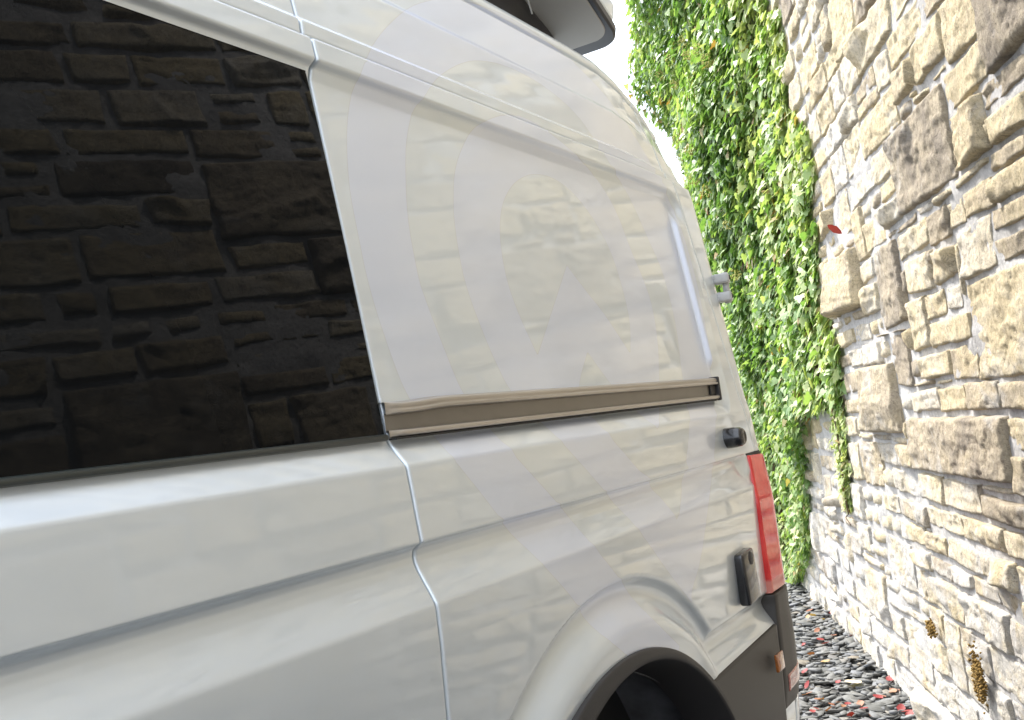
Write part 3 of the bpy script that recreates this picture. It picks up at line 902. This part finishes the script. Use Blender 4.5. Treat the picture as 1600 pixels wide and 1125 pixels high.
tp = overlay('lamp_surround', lambda z: (0 * z + 3.062, 0 * z + 3.165 + RC * 1.3), lambda a: (1.290 - .012 * a, 1.2985 + 0 * a), 24, 5, .002, M['rubber'], .006, lamp)
bump_depth = lambda T, Z: .012 + .008 * smooth(.86, .70, Z) - .02 * smooth(.60, .42, Z)
bumper = overlay('rear_bumper', lambda z: (np.interp(z, [.3, .55, .735, .84], [3.046, 3.037, 3.050, 3.068]), 0 * z + 3.165 + RC * math.pi / 2 + 1.7),
                 lambda a: (.36 + 0 * a, .866 + 0 * a), 60, 40, .012, M['clad'], .03, None, bump_depth)
clad_depth = lambda T, Z: .016 + .006 * smooth(.78, .60, Z)
clad = overlay('sill_cladding', lambda z: (2.02 + np.sqrt(np.maximum(.634 ** 2 - (z - .30) ** 2, .16)), 0 * z + 3.030 + .018 * smooth(.5, .78, z)),
               lambda a: (.36 + 0 * a, .770 + .014 * a), 40, 36, .012, M['clad'], .03, None, clad_depth)
def side_box(name, x0, x1, z0, z1, y0, y1, mat, parent, bev=.004):
    p = Parts(); p.box(((x0 + x1) / 2, (y0 + y1) / 2, (z0 + z1) / 2), (x1 - x0, abs(y1 - y0), z1 - z0), None, bev)
    o = p.build(name, mat, None, True)
    return vpart(o, parent)
side_box('side_marker', 2.935, 2.995, .668, .718, -.066, -.0765, M['amber'], clad, .003)['label'] = 'small amber side marker lens'
refl = overlay('bumper_reflector', lambda z: (0 * z + 3.09, 0 * z + 3.165 + RC * 1.3), lambda a: (.572 + .01 * a, .620 + .014 * a), 20, 8, .0150, M['reflector'], .004, bumper, bump_depth)
refl['label'] = 'pinkish red rear reflector in the bumper corner'
pp = Parts(); pp.tube([(2.98, .06, .40), (3.06, .03, .47), (3.10, .04, .44)], [.04, .045, .04], 12)
vpart(pp.build('mud_flap_bracket', M['white'], None, True))

# rubber door stop, latch cover and rear door hinge
ds = Parts()
yb = float(surf(np.array(2.92), np.array(1.356)))
ds.lathe((2.922, yb + .004, 1.356), (0, -1, 0), [(0, .0305), (.030, .0300), (.048, .0275), (.056, .0235), (.059, .019), (.0585, .016), (.0565, .0145), (.0565, .0)], 40)
vpart(ds.build('door_stop', M['gloss'], None, True))
lc = Parts()
yb = float(surf(np.array(2.86), np.array(.96)))
lc.box((2.853, yb - .013, .962), (.104, .034, .146), Matrix.Rotation(math.radians(-4), 3, 'Y'), .009)
lco = lc.build('latch_cover', M['gloss'], None, True); vpart(lco)
lb = Parts(); lb.lathe((2.863, yb - .0285, 1.012), (0, -1, 0), [(0, .02), (.003, .0185), (.004, .0)], 24)
o_ = lb.build('latch_button', M['black'], None, True); o_.parent = lco
hg = Parts()
hb = np.array([3.215, .005, 1.83])
for dz in (.03, -.03):
    hg.box(hb + (0.0, 0, dz), (.05, .05, .032), Matrix.Rotation(.25, 3, 'Z'), .007)
    hg.box(hb + (-.012, .03, dz), (.03, .05, .03), None, .005)
hg.tube([hb + (.008, -.008, -.05), hb + (.008, -.008, .05)], .011, 14)
hgo = hg.build('door_hinge', M['zinc'], None, True); vpart(hgo)
hgo['label'] = 'pale grey two knuckle hinge of the rear door'
for dz in (.03, -.03):
    hh = Parts(); hh.tube([hb + (-.008, -.0255, dz), hb + (-.0085, -.029, dz)], .008, 12)
    o_ = hh.build('hinge_bolt', M['rubber'], None, True); o_.parent = hgo

# raised pop-up roof: shell, dark rim, pale underside and black bellows
TILT = math.radians(27.1)
pr = empty('pop_up_roof', (3.034, .15, 2.664)); pr.rotation_euler = (0, TILT, 0)
pr.parent = van; pr.matrix_parent_inverse = VINV
def slab(name, x0, x1, y0, y1, z0, z1, rad, mat, bev=.0, hole=None):
    """plate in the roof's own axes with rounded corners at the rear"""
    out = []
    def arc(cx, cy, a0, a1): return [(cx + rad * math.cos(t), cy + rad * math.sin(t)) for t in np.linspace(a0, a1, 9)]
    pts = arc(x1 - rad, y0 + rad, -math.pi / 2, 0) + arc(x1 - rad, y1 - rad, 0, math.pi / 2) + [(x0, y1), (x0, y0)]
    n = len(pts)
    cxy = np.mean(pts, 0)
    ins = [tuple(np.array(p) + (cxy - p) / np.linalg.norm(cxy - p) * bev * 1.2) for p in pts]
    V = [(x, y, z0) for x, y in ins] + [(x, y, z0 + bev) for x, y in pts] + [(x, y, z1 - bev) for x, y in pts] + [(x, y, z1) for x, y in ins]
    Fc = [tuple(range(n - 1, -1, -1)), tuple(3 * n + i for i in range(n))]
    for L_ in range(3):
        Fc += [(L_ * n + i, L_ * n + (i + 1) % n, (L_ + 1) * n + (i + 1) % n, (L_ + 1) * n + i) for i in range(n)]
    o = link(name, make_mesh(name, V, Fc, False), mat); o.parent = pr
    return o
shell = slab('roof_shell', -2.3, -.012, .012, 1.69, .022, .14, .05, M['paint'], .03)
a_ = shell.data.attributes.new('decal', 'FLOAT', 'POINT'); a_.data.foreach_set('value', np.full(len(shell.data.vertices), -1, dtype=np.float32))
slab('roof_rim', -2.3, 0, 0, 1.7, -.012, .022, .06, M['rim'], .006)
slab('roof_underside', -2.28, -.042, .020, 1.68, -.0165, -.009, .05, M['under'], .002)
bl = Parts()
nb = 60
V = []
xx = np.linspace(-2.2, -.12, nb)
for i, x in enumerate(xx):
    for j, f in enumerate(np.linspace(0, 1, 14)):
        w = .018 * math.sin(x * 26 + 3 * f) * math.sin(math.pi * f) + .03 * abs(math.sin(f * math.pi * 2))
        wx = 3.034 + x * math.cos(TILT); wz = 2.664 - x * math.sin(TILT)
        zt, zb = wz - .015, 2.545
        px, py, pz = wx + .02 * math.sin(f * 6) * f, .15 + .195 - w * .5 - .03 * f, zt + (zb - zt) * f
        V.append((px, py, pz))
bl.add(V, [(i * 14 + j, i * 14 + j + 1, (i + 1) * 14 + j + 1, (i + 1) * 14 + j) for i in range(nb - 1) for j in range(13)])
# rear end of the bellows
V = []
for i, y in enumerate(np.linspace(.345, 1.6, 30)):
    for f in (0, 1):
        wx = 3.034 - .12 * math.cos(TILT); wz = 2.664 + .12 * math.sin(TILT)
        V.append((wx + .01 * math.sin(y * 30), y, (wz - .015) * (1 - f) + 2.545 * f))
bl.add(V, [(2 * i, 2 * i + 2, 2 * i + 3, 2 * i + 1) for i in range(29)])
bo = vpart(bl.build('bellows', M['canvas'], None, True))
for x in (-.33, -.52, -.8):
    bt = Parts()
    wx = 3.034 + x * math.cos(TILT); wz = 2.664 - x * math.sin(TILT)
    bt.box((wx, .315, wz - .07), (.006, .003, .05), Matrix.Rotation(-.35, 3, 'Y'))
    o_ = bt.build('bellows_strap', M['zinc']); o_.parent = bo

# ------------------------------------------------------------------ ivy on the far end of the wall
ivy = empty('ivy', tuple(wall_pt(7.5, 0.0, 0.0)))
tag(ivy, 'dense green ivy covering the far end of the stone wall', 'ivy')
IINV = Matrix.Translation(-Vector(ivy.location))
def ichild(o):
    o.parent = ivy; o.matrix_parent_inverse = IINV
    return o
def leaf_shape():
    # five-lobed leaf: stalk at the origin, tip along -Y
    half = [(0, .08), (.20, .22), (.42, .20), (.50, -.02), (.36, -.12), (.40, -.36), (.22, -.40), (.17, -.62), (0, -.92)]
    V = [(0, 0, 0.0), (0, -.45, .0)]
    R = [(x, y) for x, y in half]
    Lf = [(-x, y) for x, y in half[1:-1]][::-1]
    rim = R + Lf
    for x, y in rim:
        V.append((x, y, .10 * abs(x) - .28 * x * x - .12 * (y + .3) ** 2))
    n = len(rim)
    Fc = []
    for i in range(n):
        a, b = 2 + i, 2 + (i + 1) % n
        ya = (rim[i][1] + rim[(i + 1) % n][1]) / 2
        c = 1 if ya < -.2 else 0
        Fc.append((c, b, a))
    Fc += [(0, 1, 2 + 4), (1, 0, 2 + n - 4)]
    vein = np.array([.55, .35] + [0.0] * n)
    return np.array(V), np.array(Fc), vein
LV, LF, LVEIN = leaf_shape()
def ivy_depth(u, z):
    f = np.interp(z, [0, .6, 1.0, 1.9, 2.9, 4.1, 4.9], [.10, .10, .12, .16, .29, .43, .58])
    g = smooth(4.9, 7.8, u)
    return .05 + f * g + .07 * vnoise(np.stack([u * 1.6, z * 1.6, 0 * u], -1)) * smooth(5, 6, u) + .03 * vnoise(np.stack([u * 5, z * 5, 0 * u + 4], -1)) + .17 * vnoise(np.stack([u * .9, z * 1.5, 0 * u + 7], -1)) * smooth(2.4, 4.0, z) * smooth(5.5, 7.5, u)
def ivy_edge(z):
    """where the ivy starts along the wall at each height"""
    return np.interp(z, [0, .3, .7, 1.03, 1.32, 1.38, 1.5, 1.87, 2.42, 2.95, 3.5, 4.7], [8.0, 7.0, 6.45, 6.32, 6.2, 5.1, 5.0, 4.95, 4.78, 4.9, 5.05, 5.3])
def rot_from(nrm, up, twist):
    """leaf frame: columns x, y, z; z = leaf normal, -y = tip direction"""
    z = nrm / np.linalg.norm(nrm, axis=1, keepdims=True)
    y = up - (up * z).sum(1, keepdims=True) * z; y /= np.linalg.norm(y, axis=1, keepdims=True)
    x = np.cross(y, z)
    c, s = np.cos(twist)[:, None], np.sin(twist)[:, None]
    return np.stack([x * c + y * s, -x * s + y * c, z], -1)
def scatter_ivy(n, seed):
    rg = np.random.default_rng(seed)
    u = rg.uniform(4.6, 9.7, n * 2); z = rg.uniform(.02, 5.05, n * 2)
    e = ivy_edge(z) + .16 * vnoise(np.stack([z * 3, 0 * z, 0 * z], -1)) + .07 * vnoise(np.stack([z * 11, 0 * z + 5, 0 * z], -1))
    ok = (u > e) & (rg.random(n * 2) < np.clip((u - e) / .10 + .25, 0, 1))
    # hanging strand on the bare stone
    ns = n // 34
    zs_ = rg.uniform(.82, 1.45, ns); us_ = 5.20 - .14 * (zs_ - .8) + rg.normal(0, .085, ns) * np.clip((zs_ - .7) * 1.6, .25, 1)
    u = np.r_[u[ok][:n], us_]; z = np.r_[z[ok][:n], zs_]
    strand = np.r_[np.zeros(min(ok.sum(), n)), np.ones(ns)]
    jit = rg.random(len(u)) ** 1.6
    off = ivy_depth(u, z) * np.where(strand > 0, .6, 1) - jit * .10 * (1 + smooth(5.5, 7, u)) + rg.normal(0, .012, len(u))
    off = np.maximum(off, .02)
    P = wall_pt(u, z, off)
    out = -WN[None, :] + rg.normal(0, .42, (len(u), 3)) + np.array([0, 0, .45])
    up = np.array([0, 0, 1.0])[None, :] + rg.normal(0, .25, (len(u), 3))
    R = rot_from(out, up, rg.normal(0, .35, len(u)))
    size = rg.uniform(.036, .078, len(u)) * np.where(strand > 0, .62, 1) * np.interp(z, [0, 1.2, 2.2], [.75, .85, 1])
    cl = vnoise(np.stack([u * 2.2, z * 2.2, 0 * u + 8], -1))
    tone = np.clip(.61 + .16 * cl + rg.normal(0, .16, len(u)) - .16 * jit + .20 * smooth(6.6, 5.0, u) + .14 * (strand > 0) + .10 * smooth(1.8, .5, z), .02, .93)  # paler towards the bare stone: drier leaves, with wall light put into the tone
    tone = np.where(rg.random(len(u)) < .03, rg.uniform(.96, 1, len(u)), tone)
    return P, R, size, tone, jit, u, z
P, R, size, tone, jit, lu, lz = scatter_ivy(42000, 5)
v = (P - CAMPOS) @ RCAM
pxx, pyy = CX + F * v[:, 0] / v[:, 2], CY + F * v[:, 1] / v[:, 2]
vis = (pyy > 4) & (pyy < 900) & (pxx > 985) & (pxx < 1330) & (jit < .08) & ((pxx > 1060 + .2 * (pyy - 200)) | (pyy < 200))
score = np.where(vis, size / v[:, 2], 0)
picked = np.argsort(-score)[:299]
mask = np.zeros(len(P), bool); mask[picked] = True
W3 = np.einsum('nij,kj->nki', R, LV) * size[:, None, None] + P[:, None, :]
curl_n = RNG.normal(0, 1, (len(P), 1))
idx = np.where(~mask)[0]
verts = W3[idx].reshape(-1, 3)
faces = (LF[None] + (np.arange(len(idx)) * len(LV))[:, None, None]).reshape(-1, 3)
me = make_mesh('foliage', verts, faces, False, {'tone': np.repeat(tone[idx], len(LV)), 'vein': np.tile(LVEIN, len(idx)) * .6})
tag(ichild(link('foliage', me, M['ivy'])), kind='stuff')
NT = 12
leaf_me = [make_mesh('leaf', LV, LF, False, {'tone': np.full(len(LV), q), 'vein': LVEIN * .6}) for q in np.linspace(.08, .9, NT)]
for q in leaf_me: q.materials.append(M['ivy'])
for i in picked:
    o = bpy.data.objects.new('leaf', leaf_me[int(np.clip(tone[i], 0, .92) / .9 * (NT - 1) + .5) if tone[i] < .9 else NT - 1])
    COL.objects.link(o)
    mm = np.eye(4); mm[:3, :3] = R[i] * size[i]; mm[:3, 3] = P[i]
    o.parent = ivy; o.matrix_parent_inverse = IINV
    o.matrix_basis = Matrix(mm.tolist())
# woody stems behind the leaves
sp_ = Parts()
rg = np.random.default_rng(3)
for q in range(46):
    u = rg.uniform(5.0, 9.4); path = []
    z = rg.uniform(0, .1) if u > 6.6 else rg.uniform(1.3, 2)
    while z < 4.7:
        path.append(wall_pt(u, z, max(.03, float(ivy_depth(np.array(u), np.array(z))) * .45)))
        z += .18; u += rg.normal(0, .05); 
        if u < float(ivy_edge(z)) + .25: break
    if len(path) > 3: sp_.tube(path, list(np.linspace(.014, .004, len(path))), 5, False)
path = [wall_pt(5.14 + .03 * math.sin(z * 9), z, .04) for z in np.linspace(1.6, .80, 12)]
sp_.tube(path, .004, 5, False)
sp_.tube([wall_pt(5.14 + .05 * math.sin(t), .80 - .03 * t / 3, .05) for t in np.linspace(0, 5, 8)], .003, 5, False)
ichild(sp_.build('stem', M['stem'], None, True))
# pale flower heads among the leaves
fl = Parts()
rg = np.random.default_rng(12)
heads = []
for (hx, hy) in ((1068, 66), (1075, 85), (1090, 78), (1105, 92), (1055, 130), (1032, 118), (1060, 215), (1078, 232), (1062, 245), (1085, 280), (1070, 295), (1150, 430), (1140, 350), (1105, 300), (1048, 95)):
    r = np.array([(hx - CX) / F, (hy - CY) / F, 1.0]) @ RCAM.T
    best = None
    for t in np.linspace(5, 11, 120):
        p = CAMPOS + r * t; u = p @ WD; o = WW - p @ WN
        if o < float(ivy_depth(np.array(u), np.array(p[2]))) + .03: best = p; break
    if best is not None: heads.append(best)
for c in heads:
    for q in range(34):
        dv = _nrm(rg.normal(0, 1, 3)); rr = .0075 * rg.uniform(.7, 1.3)
        p = c + dv * .05 * rg.uniform(.6, 1.0)
        fl.add([p + rr * np.array(a) for a in ((1, 0, 0), (-1, 0, 0), (0, 1, 0), (0, -1, 0), (0, 0, 1), (0, 0, -1))],
               [(0, 2, 4), (2, 1, 4), (1, 3, 4), (3, 0, 4), (2, 0, 5), (1, 2, 5), (3, 1, 5), (0, 3, 5)])
tag(ichild(fl.build('flower_head', M['flower'])), kind='stuff')

# ------------------------------------------------------------------ slate chippings
rg = np.random.default_rng(21)
NCH = 10500
u = rg.uniform(2.6, 9.6, NCH); oo = rg.uniform(-.02, 1.45, NCH) ** 1.0
Pc = wall_pt(u, 0 * u, oo)
keep = ~((Pc[:, 0] < 3.2) & (Pc[:, 1] > -.25))
Pc, u, oo = Pc[keep], u[keep], oo[keep]
n = len(Pc)
K = 6
ang = np.linspace(0, 2 * np.pi, K, endpoint=False)[None] + rg.normal(0, .25, (n, K))
Lx = rg.uniform(.018, .048, n) * np.where(rg.random(n) < .1, 1.4, 1); Ly = Lx * rg.uniform(.45, .85, n); th = rg.uniform(.004, .010, n)
rad = 1 + rg.normal(0, .2, (n, K))
bx, by = np.cos(ang) * rad * Lx[:, None], np.sin(ang) * rad * Ly[:, None]
top = np.stack([bx * .95, by * .95, np.repeat(th[:, None], K, 1) + rg.normal(0, .0015, (n, K))], -1)
mid = np.stack([bx, by, np.repeat(th[:, None] * .4, K, 1)], -1)
bot = np.stack([bx * .8, by * .8, -np.repeat(th[:, None], K, 1) * .5], -1)
loc = np.concatenate([top, mid, bot], 1)
yaw = rg.uniform(0, 2 * np.pi, n); tx, ty = rg.normal(0, .15, n), rg.normal(0, .15, n)
cz, sz = np.cos(yaw), np.sin(yaw)
Rz = np.zeros((n, 3, 3)); Rz[:, 0, 0] = cz; Rz[:, 0, 1] = -sz; Rz[:, 1, 0] = sz; Rz[:, 1, 1] = cz; Rz[:, 2, 2] = 1
Rx = np.zeros((n, 3, 3)); Rx[:, 0, 0] = 1; Rx[:, 1, 1] = np.cos(tx); Rx[:, 1, 2] = -np.sin(tx); Rx[:, 2, 1] = np.sin(tx); Rx[:, 2, 2] = np.cos(tx)
Ry = np.zeros((n, 3, 3)); Ry[:, 1, 1] = 1; Ry[:, 0, 0] = np.cos(ty); Ry[:, 0, 2] = np.sin(ty); Ry[:, 2, 0] = -np.sin(ty); Ry[:, 2, 2] = np.cos(ty)
RR = Rx @ Ry @ Rz
zb = rg.uniform(-.026, .006, n) + .02 * np.exp(-oo / .1)
Pc[:, 2] = zb
loc = np.einsum('nij,nkj->nki', RR, loc) + Pc[:, None, :]
tri = []
for k in range(1, K - 1): tri.append((0, k, k + 1))
for L_ in range(2):
    for k in range(K):
        a, b = L_ * K + k, L_ * K + (k + 1) % K
        tri += [(a, a + K, b), (b, a + K, b + K)]
tri = np.array(tri)
fc = (tri[None] + (np.arange(n) * 3 * K)[:, None, None]).reshape(-1, 3)
tn = np.clip(rg.normal(.56, .16, n), 0, 1)
tag(link('slate_gravel', make_mesh('slate_gravel', loc.reshape(-1, 3), fc, False, {'tone': np.repeat(tn, 3 * K)}), M['slate']),
    'grey slate chippings covering the ground beside the wall', 'gravel', kind='stuff')

# ------------------------------------------------------------------ fallen leaves
def ground_at(px, py, z=.012):
    r = np.array([(px - CX) / F, (py - CY) / F, 1.0]) @ RCAM.T
    return CAMPOS + r * ((z - CAMPOS[2]) / r[2])
def dry_leaf(seed, tone):
    rg = np.random.default_rng(seed)
    n = 7
    V = []
    cv, tw = rg.uniform(.5, 1.6), rg.normal(0, .5)
    for i in range(n):
        t = i / (n - 1); w = .34 * math.sin(math.pi * min(1, t * .96 + .04)) ** .8 * (1 + .15 * (i % 2))
        z = .28 * cv * (t - .5) ** 2 + .05
        for s in (-1, 0, 1):
            V.append((t - .5, s * w, z + .22 * cv * w * abs(s) + tw * s * .1 * t))
    Fc = [(i * 3 + j, (i + 1) * 3 + j, (i + 1) * 3 + j + 1, i * 3 + j + 1) for i in range(n - 1) for j in (0, 1)]
    me = make_mesh('fallen_leaf', V, Fc, True, {'tone': np.full(len(V), tone), 'vein': np.zeros(len(V))})
    me.materials.append(M['dry'])
    return me
kinds = [('red', 'small crimson fallen leaf lying on the grey slate chippings', [dry_leaf(q, .05 + .1 * q / 4) for q in range(4)]),
         ('orange', 'small orange brown fallen leaf lying on the grey slate chippings', [dry_leaf(q + 10, .66 + .02 * q) for q in range(4)]),
         ('tan', 'small pale tan fallen leaf lying on the grey slate chippings', [dry_leaf(q + 20, .88 + .02 * q) for q in range(3)])]
rg = np.random.default_rng(77)
spots = [(1262, 1071, 0), (1270, 1112, 0), (1275, 1108, 0), (1388, 1060, 0), (1392, 1063, 0), (1310, 1066, 0), (1364, 1027, 0), (1337, 1005, 0), (1290, 1006, 0), (1300, 1102, 1),
         (1310, 1098, 1), (1318, 1104, 1), (1325, 1100, 0), (1296, 1108, 1), (1380, 1088, 1), (1395, 1082, 1), (1402, 1080, 1), (1372, 1090, 0), (1418, 1112, 0), (1424, 1115, 0),
         (1408, 1108, 0), (1350, 1108, 0), (1345, 1100, 1), (1262, 964, 2), (1270, 962, 2), (1286, 968, 2), (1294, 945, 2), (1310, 953, 0), (1235, 905, 1), (1240, 902, 1),
         (1285, 932, 0), (1272, 938, 2), (1266, 955, 1), (1303, 993, 1), (1282, 1000, 0), (1255, 1008, 0), (1268, 1023, 1), (1290, 1035, 2), (1386, 1045, 0), (1331, 994, 0),
         (1322, 975, 1), (1300, 960, 0), (1277, 985, 1), (1446, 1118, 1), (1360, 1120, 1), (1330, 1118, 0), (1262, 1085, 1), (1280, 1094, 1), (1258, 1050, 0)]
for q, (x, y, kd) in enumerate(spots):
    nm, lab, meshes = kinds[kd]
    o = link('fallen_leaf', meshes[q % len(meshes)])
    p = ground_at(x, y, .016)
    o.location = p; s = rg.uniform(.03, .055); o.scale = (s, s, s)
    o.rotation_euler = (rg.normal(0, .35), rg.normal(0, .35), rg.uniform(0, 6.28))
    tag(o, lab, 'leaf', nm + ' leaves fallen on the slate')
o = link('fallen_leaf', dry_leaf(44, 1.0)); o.location = ground_at(1333, 1068, .02); o.scale = (.14, .11, .11); o.rotation_euler = (.1, .1, .55)
tag(o, 'large pale curled leaf on the slate beside a crimson one', 'leaf')
o = link('fallen_leaf', dry_leaf(45, .1))
_r = np.array([(1304 - CX) / F, (358 - CY) / F, 1.0]) @ RCAM.T
_p = CAMPOS + _r * ((WW - .075 - CAMPOS @ WN) / (_r @ WN))
_ax = RCAM @ np.array([.86, .5, 0]); _az = _nrm(-_r - (-_r @ _ax) * _ax); _ay = np.cross(_az, _ax)
mm = np.eye(4); mm[:3, :3] = np.stack([_ax, _ay, _az], 1) * .075; mm[:3, 1] *= .55; mm[:3, 3] = _p
o.matrix_world = Matrix(mm.tolist())
tag(o, 'red leaf caught on the stone wall beside the ivy', 'leaf')

# ------------------------------------------------------------------ moss clump and a brown stain on the wall
def moss(u, z, w, h, n, seed, label):
    rg = np.random.default_rng(seed); p = Parts()
    for q in range(n):
        c = wall_pt(u + rg.normal(0, w), z + rg.normal(0, h), .035 + rg.uniform(0, .015)); r = rg.uniform(.003, .008)
        V = [c + r * _nrm(np.array(a) + rg.normal(0, .25, 3)) for a in ((1, 0, 0), (-1, 0, 0), (0, 1, 0), (0, -1, 0), (0, 0, 1), (0, 0, -1))]
        p.add(V, [(0, 2, 4), (2, 1, 4), (1, 3, 4), (3, 0, 4), (2, 0, 5), (1, 2, 5), (3, 1, 5), (0, 3, 5)])
    return tag(p.build('moss_stain_clump', M['moss'], None, True), label, 'moss')
moss(3.25, .43, .022, .035, 620, 5, 'largest brown moss clump low on the pale stone wall')
moss(3.80, .485, .022, .014, 160, 6, 'small brown stain built as a clump on the pale wall, nearer the ivy')  # a brown stain, modelled as a raised clump

# ------------------------------------------------------------------ far house glimpsed between van and ivy
hp = ground_at(1160, 600, 1.8)
rdir = np.array([(1158 - CX) / F, (600 - CY) / F, 1.0]) @ RCAM.T
hc = CAMPOS + rdir * (26 / np.linalg.norm(rdir)); hc[2] = 0
yawh = math.atan2(rdir[1], rdir[0])
house = empty('house', tuple(hc)); house.rotation_euler = (0, 0, yawh)
tag(house, 'distant cream house glimpsed between the van and the ivy', 'house')
def hpart(name, mat, *boxes):
    p = Parts()
    for c, s in boxes: p.box(c, s)
    o = p.build(name, mat); o.parent = house
    return o
hpart('wall', M['render_wall'], ((3, 0, 2.3), (6, 9, 4.6)))
rf = Parts(); rf.add([(-.3, -4.8, 4.6), (6.3, -4.8, 4.6), (6.3, 4.8, 4.6), (-.3, 4.8, 4.6), (3, -4.8, 6.2), (3, 4.8, 6.2)],
                     [(0, 4, 5, 3), (1, 2, 5, 4), (0, 1, 4), (3, 5, 2), (0, 3, 2, 1)])
o_ = rf.build('roof', M['tile']); o_.parent = house
for yy, z0 in ((.35, 1.9), (-2.4, 1.9), (3.0, 1.9), (.35, 3.6), (3.0, 3.6)):
    w = hpart('window', M['white'], ((-.02, yy, z0), (.08, .9, 1.1)))
    p = Parts(); p.box((-.07, yy, z0), (.03, .76, .96)); g_ = p.build('pane', M['darkglass']); g_.parent = w
hpart('drainpipe', M['teal'], ((-.08, -.28, 2.1), (.1, .12, 4.2)))
hpart('sign_board', M['redp'], ((-.06, .05, 3.0), (.06, .18, .5)))
